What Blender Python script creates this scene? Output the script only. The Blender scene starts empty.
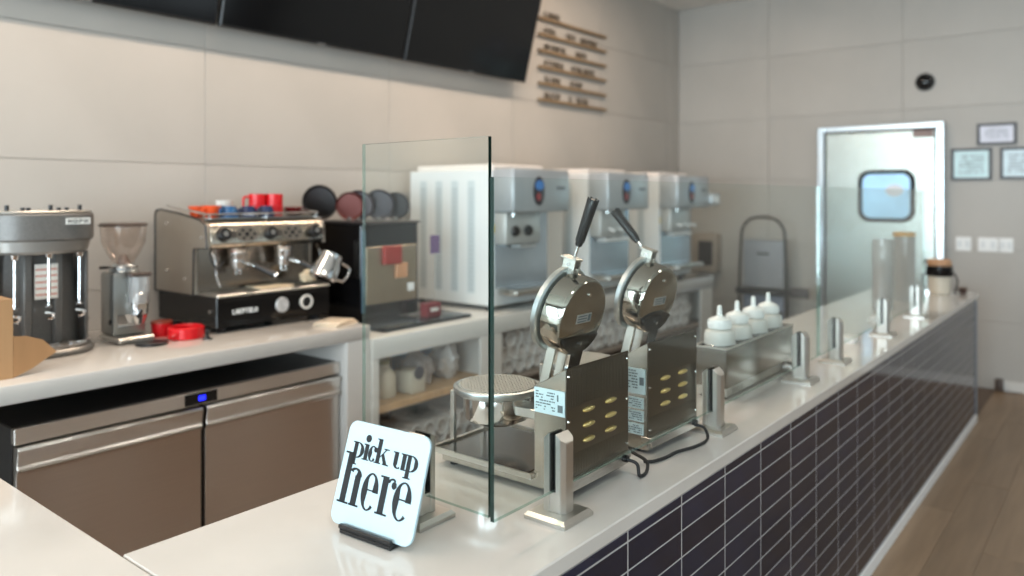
import bpy, bmesh, math, random
from mathutils import Vector, Matrix
from math import sin, cos, pi, radians
random.seed(4)
SC = bpy.context.scene
COL = SC.collection

# ------------------------------------------------------------------ camera
cam_d = bpy.data.cameras.new('camera')
cam = bpy.data.objects.new('camera', cam_d); COL.objects.link(cam)
cam.location = (0, 0, 1.625)
cam.rotation_euler = (radians(90), 0, radians(38.95))
cam_d.sensor_width = 36; cam_d.lens = 767/1024*36
cam_d.shift_y = -92/1024
cam_d.clip_start = 0.05; cam_d.clip_end = 60
cam_d.dof.use_dof = True; cam_d.dof.focus_distance = 1.8; cam_d.dof.aperture_fstop = 1.7
SC.camera = cam
# ------------------------------------------------------------------ world and light
w = bpy.data.worlds.new('world'); SC.world = w; w.use_nodes = True
nt = w.node_tree; bg = nt.nodes['Background']
tc = nt.nodes.new('ShaderNodeTexCoord'); sx = nt.nodes.new('ShaderNodeSeparateXYZ')
cr = nt.nodes.new('ShaderNodeValToRGB')
nt.links.new(tc.outputs['Generated'], sx.inputs[0]); nt.links.new(sx.outputs['Z'], cr.inputs[0])
cr.color_ramp.elements[0].position = 0.0; cr.color_ramp.elements[0].color = (.55, .56, .55, 1)
cr.color_ramp.elements[1].position = 0.35; cr.color_ramp.elements[1].color = (.62, .82, 1.0, 1)
nt.links.new(cr.outputs[0], bg.inputs[0]); bg.inputs[1].default_value = 0.45

def area(name, loc, rot, sx_, sy_, power, col):
    l = bpy.data.lights.new(name, 'AREA'); l.shape = 'RECTANGLE'; l.size = sx_; l.size_y = sy_
    l.energy = power; l.color = col
    o = bpy.data.objects.new(name, l); COL.objects.link(o); o.location = loc; o.rotation_euler = rot
    return o
DAY = (.76, .91, 1.0); WARM = (1.0, .79, .62)
# daylight through the shopfront behind the camera and on the right
for k, x in enumerate((-2.6, -.2, 2.2)):
    area('daylight_front', (x, -4.1, 1.75), (radians(90), 0, 0), 2.1, 2.5, 265, DAY)
for k, y in enumerate((-2.2, .4, 3.0, 5.6)):
    area('daylight_right', (4.1, y, 1.75), (radians(90), 0, radians(90)), 2.2, 2.5, 20, DAY)
# recessed ceiling lamps
for y in (-.4, 1.4, 3.2, 5.0):
    area('wall_washer_light', (-2.9, y, 3.56), (0, 0, 0), .10, 1.7, 33, WARM)
for x, y in ((-.2, .8), (-.2, 3.2), (-.2, 5.6), (2.2, 2.0), (2.2, 5.0)):
    area('ceiling_lamp_light', (x, y, 3.555), (0, 0, 0), .3, .3, 14 if x < 0 else 5, (1.0, .94, .86))
vs = SC.view_settings
vs.view_transform = 'Standard'; vs.look = 'None'; vs.gamma = 1.0; vs.exposure = -0.22; vs.use_curve_mapping = False
cy = SC.cycles
cy.max_bounces = 8; cy.diffuse_bounces = 4; cy.glossy_bounces = 4; cy.transmission_bounces = 6; cy.transparent_max_bounces = 16
cy.sample_clamp_indirect = 6.0; cy.caustics_reflective = False; cy.caustics_refractive = False
cy.blur_glossy = .5

# ------------------------------------------------------------------ materials
def lin(c):
    return tuple(((v/255)/12.92 if v/255 <= .04045 else ((v/255+.055)/1.055)**2.4) for v in c) + (1,)
MATS = {}
def mat(name, rgb, rough=.5, metal=0.0, var=0.0, scale=8, stretch=(1, 1, 1), bump=0.0, coat=0.0, emis=0, alpha=1, trans=0, ior=1.45, rand=0, spec=.5):
    if name in MATS: return MATS[name]
    m = bpy.data.materials.new(name); m.use_nodes = True
    t = m.node_tree; b = t.nodes['Principled BSDF']
    c = lin(rgb)
    b.inputs['Base Color'].default_value = c
    b.inputs['Roughness'].default_value = rough; b.inputs['Metallic'].default_value = metal
    b.inputs['IOR'].default_value = ior; b.inputs['Coat Weight'].default_value = coat; b.inputs['Coat Roughness'].default_value = .05
    b.inputs['Transmission Weight'].default_value = trans; b.inputs['Alpha'].default_value = alpha
    b.inputs['Specular IOR Level'].default_value = spec
    if emis:
        b.inputs['Emission Color'].default_value = c; b.inputs['Emission Strength'].default_value = emis
    if var or bump or rand:
        g = t.nodes.new('ShaderNodeTexCoord'); mp = t.nodes.new('ShaderNodeMapping'); n = t.nodes.new('ShaderNodeTexNoise')
        mp.inputs['Scale'].default_value = stretch; n.inputs['Scale'].default_value = scale; n.inputs['Detail'].default_value = 5
        t.links.new(g.outputs['Object'], mp.inputs[0]); t.links.new(mp.outputs[0], n.inputs[0])
        src = None
        if var:
            r = t.nodes.new('ShaderNodeValToRGB')
            r.color_ramp.elements[0].position = .3; r.color_ramp.elements[1].position = .7
            r.color_ramp.elements[0].color = tuple(v*(1-var) for v in c[:3]) + (1,)
            r.color_ramp.elements[1].color = tuple(min(1, v*(1+var)) for v in c[:3]) + (1,)
            t.links.new(n.outputs['Fac'], r.inputs[0]); src = r.outputs[0]
            t.links.new(src, b.inputs['Base Color'])
        if rand:
            oi = t.nodes.new('ShaderNodeObjectInfo'); mr = t.nodes.new('ShaderNodeMapRange')
            mr.inputs['To Min'].default_value = 1-rand; mr.inputs['To Max'].default_value = 1+rand
            t.links.new(oi.outputs['Random'], mr.inputs['Value'])
            hv = t.nodes.new('ShaderNodeHueSaturation')
            if src: t.links.new(src, hv.inputs['Color'])
            else: hv.inputs['Color'].default_value = c
            t.links.new(mr.outputs[0], hv.inputs['Value']); t.links.new(hv.outputs[0], b.inputs['Base Color'])
        if bump:
            bp = t.nodes.new('ShaderNodeBump'); bp.inputs['Strength'].default_value = bump; bp.inputs['Distance'].default_value = .002
            t.links.new(n.outputs['Fac'], bp.inputs['Height']); t.links.new(bp.outputs[0], b.inputs['Normal'])
    if name == 'fridge_steel':
        b.inputs['Anisotropic'].default_value = .9; b.inputs['Roughness'].default_value = .30; b.inputs['Anisotropic Rotation'].default_value = .25
    MATS[name] = m
    return m
def clear(name, tint, f0=.04, rough=.0, haze=0.0, hazecol=(230, 230, 230)):
    """thin clear sheet: straight-through transmission plus a Schlick reflection on every face"""
    if name in MATS: return MATS[name]
    m = bpy.data.materials.new(name); m.use_nodes = True
    t = m.node_tree; t.nodes.clear()
    o = t.nodes.new('ShaderNodeOutputMaterial'); tr = t.nodes.new('ShaderNodeBsdfTransparent'); gl = t.nodes.new('ShaderNodeBsdfGlossy')
    tr.inputs[0].default_value = lin(tint); gl.inputs['Roughness'].default_value = rough
    lw = t.nodes.new('ShaderNodeLayerWeight'); lw.inputs['Blend'].default_value = .5
    pw = t.nodes.new('ShaderNodeMath'); pw.operation = 'POWER'; pw.inputs[1].default_value = 5
    ma = t.nodes.new('ShaderNodeMath'); ma.operation = 'MULTIPLY_ADD'; ma.inputs[1].default_value = (1-f0)*.6; ma.inputs[2].default_value = f0*.8
    mx = t.nodes.new('ShaderNodeMixShader')
    t.links.new(lw.outputs['Facing'], pw.inputs[0]); t.links.new(pw.outputs[0], ma.inputs[0]); t.links.new(ma.outputs[0], mx.inputs[0])
    last = tr
    if haze:
        df = t.nodes.new('ShaderNodeBsdfDiffuse'); df.inputs[0].default_value = lin(hazecol)
        m2 = t.nodes.new('ShaderNodeMixShader'); m2.inputs[0].default_value = haze
        t.links.new(tr.outputs[0], m2.inputs[1]); t.links.new(df.outputs[0], m2.inputs[2]); last = m2
    t.links.new(last.outputs[0], mx.inputs[1]); t.links.new(gl.outputs[0], mx.inputs[2]); t.links.new(mx.outputs[0], o.inputs[0])
    MATS[name] = m
    return m
STEEL = mat('brushed_steel', (196, 192, 184), .24, 1, var=.05, scale=30, stretch=(1, 1, 14), bump=.03)
STEELH = mat('satin_steel', (200, 197, 190), .32, 1, var=.04, scale=20, bump=.02)
DSTEEL = mat('fridge_steel', (222, 214, 206), .24, 1, var=.03, scale=300, stretch=(1, .01, 1), bump=.35)
CHROME = mat('chrome', (225, 225, 225), .07, 1, var=.02)
CAST = mat('cast_aluminium', (190, 196, 198), .35, 1, var=.06, scale=60, bump=.1)
BLACK = mat('black_plastic', (22, 22, 23), .35, var=.1, scale=40)
BLACKG = mat('gloss_black', (12, 12, 13), .1, var=.1, scale=10)
RUBBER = mat('black_rubber', (20, 20, 20), .6, var=.1, scale=40)
QUARTZ = mat('white_quartz', (202, 198, 192), .12, var=.035, scale=5, coat=.3)
WHITE = mat('white_laminate', (214, 209, 202), .4, var=.02, scale=6)
WALLT = mat('limestone_look_wall_tile', (178, 173, 166), .42, var=.05, scale=2.2, stretch=(1, 1, .35), rand=.02, bump=.1)
GROUT = mat('grout', (176, 173, 170), .8, var=.05, scale=60)
WGROUT = mat('wall_grout', (170, 165, 158), .8, var=.05, scale=60)
NAVY = mat('navy_glazed_tile', (25, 31, 50), .07, var=.25, scale=9, rand=.25, bump=.08, ior=1.34)
CEIL = mat('ceiling_paint', (225, 222, 216), .8, var=.02, scale=5)
WOOD = mat('floor_oak', (146, 122, 98), .42, var=.14, scale=3, stretch=(7, .6, 1), rand=.1, bump=.08)
SLAB = mat('floor_underlay', (110, 94, 82), .7, var=.1, scale=4)
PINE = mat('pale_wood', (196, 160, 118), .5, var=.12, scale=6, stretch=(1, 5, 1))
LEDGE = mat('ledge_wood', (132, 110, 82), .5, var=.15, scale=8, stretch=(1, 5, 1))
SHOPW = mat('machine_white', (222, 224, 224), .3, var=.01)
MGREY = mat('machine_pale_grey', (172, 177, 180), .28, .3, var=.02)
RED = mat('red_plastic', (205, 22, 30), .3, var=.08)
NAVYC = mat('navy_ceramic', (30, 44, 78), .2, var=.1)
BLUEC = mat('blue_ceramic', (44, 88, 130), .2, var=.1)
WHITEC = mat('white_ceramic', (232, 228, 220), .2, var=.02)
ORANGE = mat('orange_plastic', (230, 86, 40), .35, var=.05)
CARD = mat('corrugated_cardboard', (176, 136, 96), .8, var=.06, scale=20, stretch=(1, 1, .2), bump=.2)
MIXG = mat('hammered_grey_enamel', (104, 102, 99), .38, .2, var=.1, scale=120, bump=.08)
BOTTLE = mat('frosted_bottle', (214, 212, 206), .4, var=.015)
CAP = mat('white_cap', (240, 240, 238), .35, var=.01)
STICK = mat('white_sticker', (190, 206, 210), .4, var=.02)
INK = mat('dark_ink', (18, 20, 22), .7, var=.05)
SIGNW = mat('sign_white_acrylic', (172, 194, 202), .3, var=.01)
TVG = mat('screen_glass', (9, 10, 12), .12, var=.1)
GLASS = clear('pane_glass', (250, 253, 252))
GEDGE = mat('green_glass_edge', (6, 34, 29), .08, var=.25, scale=30)
PEDGE = clear('pale_glass_edge', (200, 222, 214), .1, haze=.12, hazecol=(150, 180, 170))
ACRYL = clear('clear_acrylic', (238, 238, 236), .06, haze=.28)
CUPPL = clear('clear_cup_plastic', (236, 234, 230), .08, .1, haze=.35, hazecol=(215, 212, 208))
LAMPTINT = mat('lamp_tinted_steel', (250, 226, 160), .3, 1, var=.03)  # polished steel with the warm ceiling lamp's reflection painted into its colour

# ------------------------------------------------------------------ geometry helpers
class MB:
    def __init__(s): s.bm = bmesh.new(); s.mi = 0
    def _take(s, b, mi=None):
        me = bpy.data.meshes.new('t'); b.to_mesh(me); b.free()
        n = len(s.bm.faces); s.bm.from_mesh(me); bpy.data.meshes.remove(me)
        if mi is not None:
            s.bm.faces.ensure_lookup_table()
            for f in s.bm.faces[n:]: f.material_index = mi
        return s
    def box(s, x0, x1, y0, y1, z0, z1, bev=0, M=None, seg=1, mi=None):
        b = bmesh.new(); bmesh.ops.create_cube(b, size=1)
        for v in b.verts:
            v.co = Vector(((x0+x1)/2+v.co.x*(x1-x0), (y0+y1)/2+v.co.y*(y1-y0), (z0+z1)/2+v.co.z*(z1-z0)))
        if bev: bmesh.ops.bevel(b, geom=list(b.edges), offset=bev, segments=seg, profile=.5, affect='EDGES')
        if M is not None: bmesh.ops.transform(b, matrix=M, verts=b.verts)
        return s._take(b, mi)
    def cyl(s, p0, p1, r0, r1=None, seg=20, bev=0, mi=None):
        r1 = r0 if r1 is None else r1
        p0, p1 = Vector(p0), Vector(p1); d = p1-p0; L = d.length
        q = d.to_track_quat('Z', 'Y').to_matrix().to_4x4(); q.translation = p0
        pr = [(0, 0), (r0-bev, 0), (r0, bev), (r1, L-bev), (r1-bev, L), (0, L)] if bev else [(0, 0), (r0, 0), (r1, L), (0, L)]
        return s.lathe(pr, seg, q, mi)
    def lathe(s, prof, seg=24, M=None, mi=None):
        b = bmesh.new(); rings = []
        for r, z in prof:
            if r <= 1e-6: rings.append([b.verts.new((0, 0, z))])
            else: rings.append([b.verts.new((r*cos(2*pi*k/seg), r*sin(2*pi*k/seg), z)) for k in range(seg)])
        for A, B in zip(rings, rings[1:]):
            for k in range(seg):
                a0, a1 = A[k % len(A)], A[(k+1) % len(A)]; b0, b1 = B[k % len(B)], B[(k+1) % len(B)]
                vs_ = []
                for v in (a0, a1, b1, b0):
                    if v not in vs_: vs_.append(v)
                if len(vs_) > 2: b.faces.new(vs_)
        bmesh.ops.recalc_face_normals(b, faces=b.faces)
        if M is not None: bmesh.ops.transform(b, matrix=M, verts=b.verts)
        return s._take(b, mi)
    def prism(s, poly, d0, d1, axis='y', bev=0, M=None, mi=None):
        """poly in the plane normal to axis; axis y: (x,z), x: (y,z), z: (x,y)"""
        b = bmesh.new()
        f = {'y': lambda p, d: (p[0], d, p[1]), 'x': lambda p, d: (d, p[0], p[1]), 'z': lambda p, d: (p[0], p[1], d)}[axis]
        A = [b.verts.new(f(p, d0)) for p in poly]; B = [b.verts.new(f(p, d1)) for p in poly]
        b.faces.new(A); b.faces.new(B[::-1])
        n = len(poly)
        for k in range(n): b.faces.new((A[k], B[k], B[(k+1) % n], A[(k+1) % n]))
        bmesh.ops.recalc_face_normals(b, faces=b.faces)
        if bev: bmesh.ops.bevel(b, geom=list(b.edges), offset=bev, segments=1, affect='EDGES')
        if M is not None: bmesh.ops.transform(b, matrix=M, verts=b.verts)
        return s._take(b, mi)
    def tube(s, pts, r, seg=8, sub=6, mi=None):
        P = [Vector(p) for p in pts]; Q = []
        if sub > 1 and len(P) > 2:
            E = [2*P[0]-P[1]] + P + [2*P[-1]-P[-2]]
            for i in range(1, len(E)-2):
                for k in range(sub):
                    t = k/sub; a, b_, c, d = E[i-1], E[i], E[i+1], E[i+2]
                    Q.append(.5*((2*b_)+(c-a)*t+(2*a-5*b_+4*c-d)*t*t+(3*b_-a-3*c+d)*t**3))
            Q.append(P[-1])
        else: Q = P
        b = bmesh.new(); rings = []; up = None
        for i, p in enumerate(Q):
            d = (Q[min(i+1, len(Q)-1)]-Q[max(i-1, 0)]).normalized()
            if up is None: up = d.orthogonal().normalized()
            up = (up-d*up.dot(d)).normalized(); sd = d.cross(up)
            rr = r[i] if isinstance(r, (list, tuple)) and len(r) == len(Q) else (r if not isinstance(r, (list, tuple)) else r[0])
            rings.append([b.verts.new(p+(up*cos(2*pi*k/seg)+sd*sin(2*pi*k/seg))*rr) for k in range(seg)])
        for A, B in zip(rings, rings[1:]):
            for k in range(seg): b.faces.new((A[k], A[(k+1) % seg], B[(k+1) % seg], B[k]))
        b.faces.new(rings[0][::-1]); b.faces.new(rings[-1])
        bmesh.ops.recalc_face_normals(b, faces=b.faces)
        return s._take(b, mi)
    def torus(s, c, R, r, M=None, seg=24, rs=8):
        prof = [(R+r*cos(2*pi*k/rs), r*sin(2*pi*k/rs)) for k in range(rs+1)]
        T = Matrix.Translation(c) if M is None else M
        return s.lathe(prof, seg, T)
    def build(s, name, mats, parent=None, loc=(0, 0, 0), rot=(0, 0, 0), smooth=True, kind=None, label=None):
        me = bpy.data.meshes.new(name); s.bm.to_mesh(me); s.bm.free()
        if not isinstance(mats, (list, tuple)): mats = [mats]
        for m in mats: me.materials.append(m)
        if smooth:
            me.shade_smooth()
            try: me.set_sharp_from_angle(angle=radians(35))
            except Exception: pass
        o = bpy.data.objects.new(name, me); COL.objects.link(o)
        o.location = loc; o.rotation_euler = rot
        if parent: o.parent = parent
        if kind: o['kind'] = kind
        if label: o['label'] = label
        return o
def tag(o, label, cat, group=None, kind=None):
    o['label'] = label; o['category'] = cat
    if group: o['group'] = group
    if kind: o['kind'] = kind
    return o
def thing(name, label, cat, loc=(0, 0, 0), rz=0, group=None):
    o = bpy.data.objects.new(name, None); COL.objects.link(o); o.empty_display_size = .05
    o.location = loc; o.rotation_euler = (0, 0, rz)
    return tag(o, label, cat, group)
def dup(r, loc=None, rz=None, label=None, parent=None):
    c = r.copy(); COL.objects.link(c)
    if parent: c.parent = parent
    for ch in list(r.children): dup(ch, parent=c)
    if loc is not None: c.location = loc
    if rz is not None: c.rotation_euler = (0, 0, rz)
    if label: c['label'] = label
    return c
def piece(proto, parent, loc, scale=None):
    c = proto.copy(); COL.objects.link(c); c.parent = parent; c.location = loc
    if scale: c.scale = scale
    return c
def rrect(w_, h_, r, n=4, cx=0, cy_=0):
    P = []
    for sx_, sy_, a0 in ((1, 1, 0), (-1, 1, 90), (-1, -1, 180), (1, -1, 270)):
        for k in range(n+1):
            a = radians(a0+90*k/n); P.append((cx+sx_*(w_/2-r)+r*cos(a), cy_+sy_*(h_/2-r)+r*sin(a)))
    return P
def fine_print(n, x0, x1, z0, z1, plane, d, seed=0):
    """rows of tiny raised dashes: print too fine to read"""
    m = MB(); rr = random.Random(seed)
    for k in range(n):
        z = z1-(k+.5)*(z1-z0)/n; h = (z1-z0)/n*.22; x = x0
        while x < x1-.002:
            l = min(rr.uniform(.003, .012), x1-x)
            if rr.random() < .8:
                if plane == 'y': m.box(x, x+l, d-.0006, d, z-h, z+h)
                elif plane == 'x': m.box(d, d+.0006, x, x+l, z-h, z+h)
            x += l+.002
    return m

# ------------------------------------------------------------------ room shell
XL, XR, YF, YN, ZC = -3.80, 4.0, 7.56, -4.0, 3.62
o = MB().box(XL-.2, XR+.2, YN-.2, YF+.2, -.1, -.006).build('floor', SLAB, kind='structure')
FL = o
pl = MB().box(-.089, .089, -.74, .74, -.006, 0, bev=.0012).build('plank', WOOD, FL, smooth=False)
first = True
for i in range(28):
    x = -.80+.18*i-.0
    off = (i*.53) % 1.5
    y = -1.5+off
    while y < YF:
        y0, y1 = y, min(y+1.5, YF)
        if y1-y0 > .12:
            p = pl if first else piece(pl, FL, (0, 0, 0))
            first = False
            p.location = (x, (y0+y1)/2, 0); p.scale = (1.006, (y1-y0-.0015)/1.48, 1)
        y += 1.5
MB().box(XL-.2, XR+.2, YN-.2, YF+.2, ZC, ZC+.1).build('ceiling', CEIL, kind='structure')
wl = MB().box(XL-.2, XL-.008, YN-.2, YF+.2, 0, ZC).build('wall_left', WGROUT, kind='structure')
wf = MB().box(XL-.2, XR+.2, YF+.008, YF+.2, 0, ZC).build('wall_far', WGROUT, kind='structure')
tl = MB().box(-.008, 0, -.5, .5, -.5, .5, bev=.0015).build('wall_tile', WALLT, wl, smooth=False)
tf = MB().box(-.5, .5, 0, .008, -.5, .5, bev=.0015).build('wall_tile', WALLT, wf, smooth=False)
zs = [0, .57, 1.18, 1.79, 2.40, 3.01, ZC]
def cells(start, pitch, lo, hi):
    e = [lo]; v = start-pitch*math.floor((start-lo)/pitch)
    while v < hi-.02:
        if v > lo+.02: e.append(v)
        v += pitch
    return list(zip(e, e[1:]+[hi]))
f1 = f2 = True
for z0, z1 in zip(zs, zs[1:]):
    for a, b in cells(2.127, 1.288, YN, YF):
        p = tl if f1 else piece(tl, wl, (0, 0, 0)); f1 = False
        p.location = (XL, (a+b)/2, (z0+z1)/2); p.scale = (1, b-a-.0025, z1-z0-.0025)
    for a, b in cells(-2.82, 1.22, XL, XR):
        p = tf if f2 else piece(tf, wf, (0, 0, 0)); f2 = False
        p.location = ((a+b)/2, YF, (z0+z1)/2); p.scale = (b-a-.0025, 1, z1-z0-.0025)
MB().box(-.9, XR, YF-.014, YF-.0005, 0, .085, bev=.003).build('baseboard_far', WHITE, kind='structure')
# glazed walls outside the frame: right wall and the shopfront behind the camera
def glazed(name, along, lo, hi, fixed, bays):
    m = MB()
    def bx(a0, a1, z0, z1):
        if along == 'x': m.box(a0, a1, fixed-.06, fixed+.06, z0, z1)
        else: m.box(fixed-.06, fixed+.06, a0, a1, z0, z1)
    bx(lo, hi, 0, .45); bx(lo, hi, 3.05, ZC)
    e = [lo]+[v for b in bays for v in b]+[hi]
    for a, b in zip(e[::2], e[1::2]): bx(a, b, .45, 3.05)
    return m.build(name, mat('shop_taupe_paint', (96, 88, 80), .8, var=.03), kind='structure')
RW = glazed('wall_right', 'y', YN, YF, XR, [(-3.35, -1.05), (-.75, 1.55), (1.85, 4.15), (4.45, 6.75)])
glazed('wall_near', 'x', XL, XR, YN, [(-3.7, -1.5), (-1.3, .9), (1.1, 3.3)])
k = 0
for a, b in [(-3.35, -1.05), (-.75, 1.55), (1.85, 4.15), (4.45, 6.75)]:
    k += 1; m = MB()
    m.box(XR-.03, XR+.03, a, a+.05, .45, 3.05).box(XR-.03, XR+.03, b-.05, b, .45, 3.05).box(XR-.03, XR+.03, a+.05, b-.05, 2.25, 2.3).box(XR-.03, XR+.03, (a+b)/2-.025, (a+b)/2+.025, .45, 2.25)
    m.build('window_%d' % k, BLACK, kind='structure')
for a, b in [(-3.7, -1.5), (-1.3, .9), (1.1, 3.3)]:
    k += 1; m = MB()
    m.box(a, a+.05, YN-.03, YN+.03, .45, 3.05).box(b-.05, b, YN-.03, YN+.03, .45, 3.05).box(a+.05, b-.05, YN-.03, YN+.03, 2.25, 2.3).box((a+b)/2-.025, (a+b)/2+.025, YN-.03, YN+.03, .45, 2.25)
    m.build('window_%d' % k, BLACK, kind='structure')

# ------------------------------------------------------------------ stainless door in the far wall
m = MB()
x0, x1, zt = -2.32, -1.26, 2.27
m.box(x0, x0+.06, YF-.09, YF-.0005, 0, zt, bev=.006).box(x1-.06, x1, YF-.09, YF-.0005, 0, zt, bev=.006).box(x0+.06, x1-.06, YF-.09, YF-.0005, zt-.05, zt, bev=.006)
door = m.build('door_1', mat('door_frame_steel', (205, 210, 212), .22, 1, var=.03), kind='structure')
m = MB(); m.box(x0+.075, x1-.07, YF-.075, YF-.02, .01, zt-.065, bev=.004)
m.build('door_leaf', mat('door_steel', (165, 169, 162), .25, 1, var=.03, scale=300, stretch=(.01, 1, 1), bump=.35), door)
MB().box(x0+.06, x0+.075, YF-.08, YF-.03, 0, zt-.05).build('door_gasket', RUBBER, door)
MB().box(x0+.06, x1-.06, YF-.082, YF-.03, zt-.066, zt-.05).build('door_gasket', RUBBER, door)
wx, wz = -1.72, 1.625
M = Matrix.Translation((0, 0, 0))
fr = MB()
A, B = rrect(.47, .47, .1, 6, wx, wz), rrect(.40, .40, .075, 6, wx, wz)
b = bmesh.new()
n = len(A)
va = [b.verts.new((p[0], YF-.095, p[1])) for p in A]; vb = [b.verts.new((p[0], YF-.095, p[1])) for p in B]
vc = [b.verts.new((p[0], YF-.07, p[1])) for p in A]; vd = [b.verts.new((p[0], YF-.07, p[1])) for p in B]
for q in range(n):
    r = (q+1) % n
    b.faces.new((va[q], va[r], vb[r], vb[q])); b.faces.new((va[q], vc[q], vc[r], va[r])); b.faces.new((vb[q], vb[r], vd[r], vd[q]))
bmesh.ops.recalc_face_normals(b, faces=b.faces); fr._take(b)
fr.build('porthole_gasket', RUBBER, door)
pm = mat('porthole_painted_glow', (150, 190, 215), .15, var=.3, scale=4, emis=.9)  # pane emits by itself, standing in for light from the room beyond
MB().prism(B, YF-.088, YF-.08, 'y').build('porthole_pane', pm, door)
MB().prism([(wx+.07+.075*cos(a*pi/10), wz+.05+.055*sin(a*pi/10)) for a in range(20)], YF-.0895, YF-.088, 'y').build('sticker', mat('oval_sticker', (235, 240, 245), .4, var=.02), door)
MB().box(x1-.24, x1-.08, YF-.095, YF-.075, zt-.13, zt-.07, bev=.003).build('door_closer', mat('closer_grey', (150, 130, 125), .5, var=.03), door)
MB().cyl((x1-.13, YF-.076, 1.05), (x1-.13, YF-.1, 1.05), .03, bev=.004).build('door_lock', CHROME, door)

# wall fittings
t = thing('camera_dome', 'small round black security dome high on the far wall', 'camera', (-1.42, YF, 2.63))
MB().lathe([(0, .045), (.03, .042), (.06, .025), (.07, 0), (.07, -.02)][::-1], 24, Matrix.Rotation(radians(90), 4, 'X')@Matrix.Translation((0, 0, .02))).build('dome', BLACKG, t)
MB().cyl((0, 0, 0), (0, -.018, 0), .078, bev=.004).build('mount_ring', BLACK, t)
def pic(label, x0, x1, z0, z1, col, seed):
    t = thing('framed_certificate', label, 'picture frame', ((x0+x1)/2, YF, z0), 0, 'framed papers on the far wall')
    w_, h = (x1-x0)/2, z1-z0
    MB().box(-w_, w_, -.022, -.001, 0, .022).box(-w_, w_, -.022, -.001, h-.022, h).box(-w_, -w_+.022, -.022, -.001, .022, h-.022).box(w_-.022, w_, -.022, -.001, .022, h-.022).build('frame', mat('grey_frame', (70, 68, 70), .4, var=.05), t)
    MB().box(-w_+.02, w_-.02, -.012, -.001, .02, h-.02).build('paper', mat('paper_%d' % seed, col, .25, var=.1, scale=9), t)
    fine_print(6, -w_+.06, w_-.06, .05, h-.05, 'y', -.0122, seed).build('print', mat('print_grey', (120, 130, 140), .6), t)
pic('small framed paper above the two wider ones on the far wall', -1.024, -.739, 2.055, 2.237, (215, 214, 226), 1)
pic('framed pale blue certificate nearest the steel door, below the small frame', -1.218, -.915, 1.759, 2.032, (196, 224, 226), 2)
pic('framed certificate at the right edge of the photo on the far wall', -.858, -.56, 1.765, 2.030, (204, 222, 228), 3)
for i, (x, w_, lab) in enumerate(((-1.125, .115, 'white single switch plate nearest the steel door'), (-.945, .145, 'white wide switch plate between the other two plates'), (-.815, .10, 'white switch plate farthest right below the frames'))):
    t = thing('switch_plate', lab, 'switch', (x, YF, 1.155), 0, 'switch plates on the far wall')
    MB().box(-w_/2, w_/2, -.008, -.0005, 0, .118, bev=.003).build('plate', CAP, t)
    for j in range(2):
        xx = (-.25+.5*j)*w_
        MB().box(xx-.016, xx+.016, -.013, -.008, .03, .088, bev=.002).build('rocker', SHOPW, t)
t = thing('towel_dispenser', 'beige dispenser with dark opening on far wall past the soft serve counter', 'dispenser', (-3.44, YF, .84))
MB().box(-.13, .13, -.16, -.001, 0, .40, bev=.02, seg=2).build('housing', mat('beige_plastic', (165, 152, 138), .5, var=.03), t)
MB().box(-.06, .10, -.168, -.158, .07, .32, bev=.006).build('opening', mat('dark_window', (48, 42, 40), .3, var=.1), t)
t = tag(MB().box(-.03, .03, -.05, 0, 0, .10, bev=.008, seg=2).build('door_stop', mat('brown_plastic', (74, 60, 52), .5, var=.05), loc=(-.86, YF-.015, .0)), 'small dark brown stop on the floor at the white baseboard', 'door stop')

# ------------------------------------------------------------------ wall screens
def screen(yc, lab):
    t = thing('television', lab, 'television', (-3.775, yc, 2.53), 0, 'wall televisions in a row')
    R = Matrix.Rotation(radians(14.5), 4, 'Y')
    hw, h = .643, .735
    MB().box(.045, .08, -hw, hw, 0, h, bev=.006, M=R).build('bezel', BLACK, t)
    MB().box(.0795, .0815, -hw+.012, hw-.012, .016, h-.012, M=R).build('display', TVG, t)
    MB().box(.081, .0835, -.028, .028, .002, .012, M=R).build('logo_bar', mat('dull_silver', (150, 150, 150), .4, .8), t)
    MB().box(.0, .03, -.2, .2, .2, .5).box(.02, .12, -.03, .03, .25, .4).build('wall_bracket', BLACK, t)
screen(4.10, 'black wall television tilted down, beside the menu ledges')
screen(2.795, 'black wall television, middle one of the row')
screen(1.49, 'black wall television at the left, above the milkshake mixer')

# ------------------------------------------------------------------ menu ledges
rows = [[(.08, 5)], [(.08, 4), (.40, 3), (.62, 6)], [(.08, 7), (.54, 4)], [(.08, 6), (.48, 8)], [(.08, 5), (.46, 4)], [(.08, 5), (.44, 1), (.55, 4)]]
pos = ['topmost', 'second from the top', 'third from the top', 'third from the bottom', 'second from the bottom', 'lowest']
GLY = [[(0, 0, .25, 1), (.25, .85, 1, 1), (.25, .4, .9, .6), (.25, 0, 1, .15)], [(0, 0, .25, 1), (.75, 0, 1, 1), (.25, .4, .75, .6)], [(0, .0, .25, 1), (.25, 0, 1, .18)],
       [(0, 0, .25, 1), (.75, 0, 1, 1), (.25, .82, .75, 1), (.25, 0, .75, .18)], [(.38, 0, .62, .82), (0, .82, 1, 1)], [(0, 0, .25, 1), (.25, .82, 1, 1), (.75, .45, 1, .82), (.25, .4, 1, .55)]]
rr = random.Random(7)
for i, row in enumerate(rows):
    z = 3.10-.134*i
    t = thing('menu_ledge', 'thin wooden ledge carrying dark menu letters, %s of six' % pos[i], 'shelf', (XL+.001, 5.03, z), 0, 'menu ledges on the left wall')
    MB().box(0, .035, 0, 1.02, -.022, 0, bev=.002).build('ledge', LEDGE, t)
    m = MB()
    for y, cnt in row:
        y = y*1.0
        for c in range(cnt):
            for a, bz, cc, d in rr.choice(GLY):
                m.box(.012, .02, y+a*.036, y+cc*.036, .001+bz*.055, .001+d*.055)
            y += .046
    m.build('lettering', mat('letter_grey', (92, 82, 70), .6), t, kind='stuff')

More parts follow.
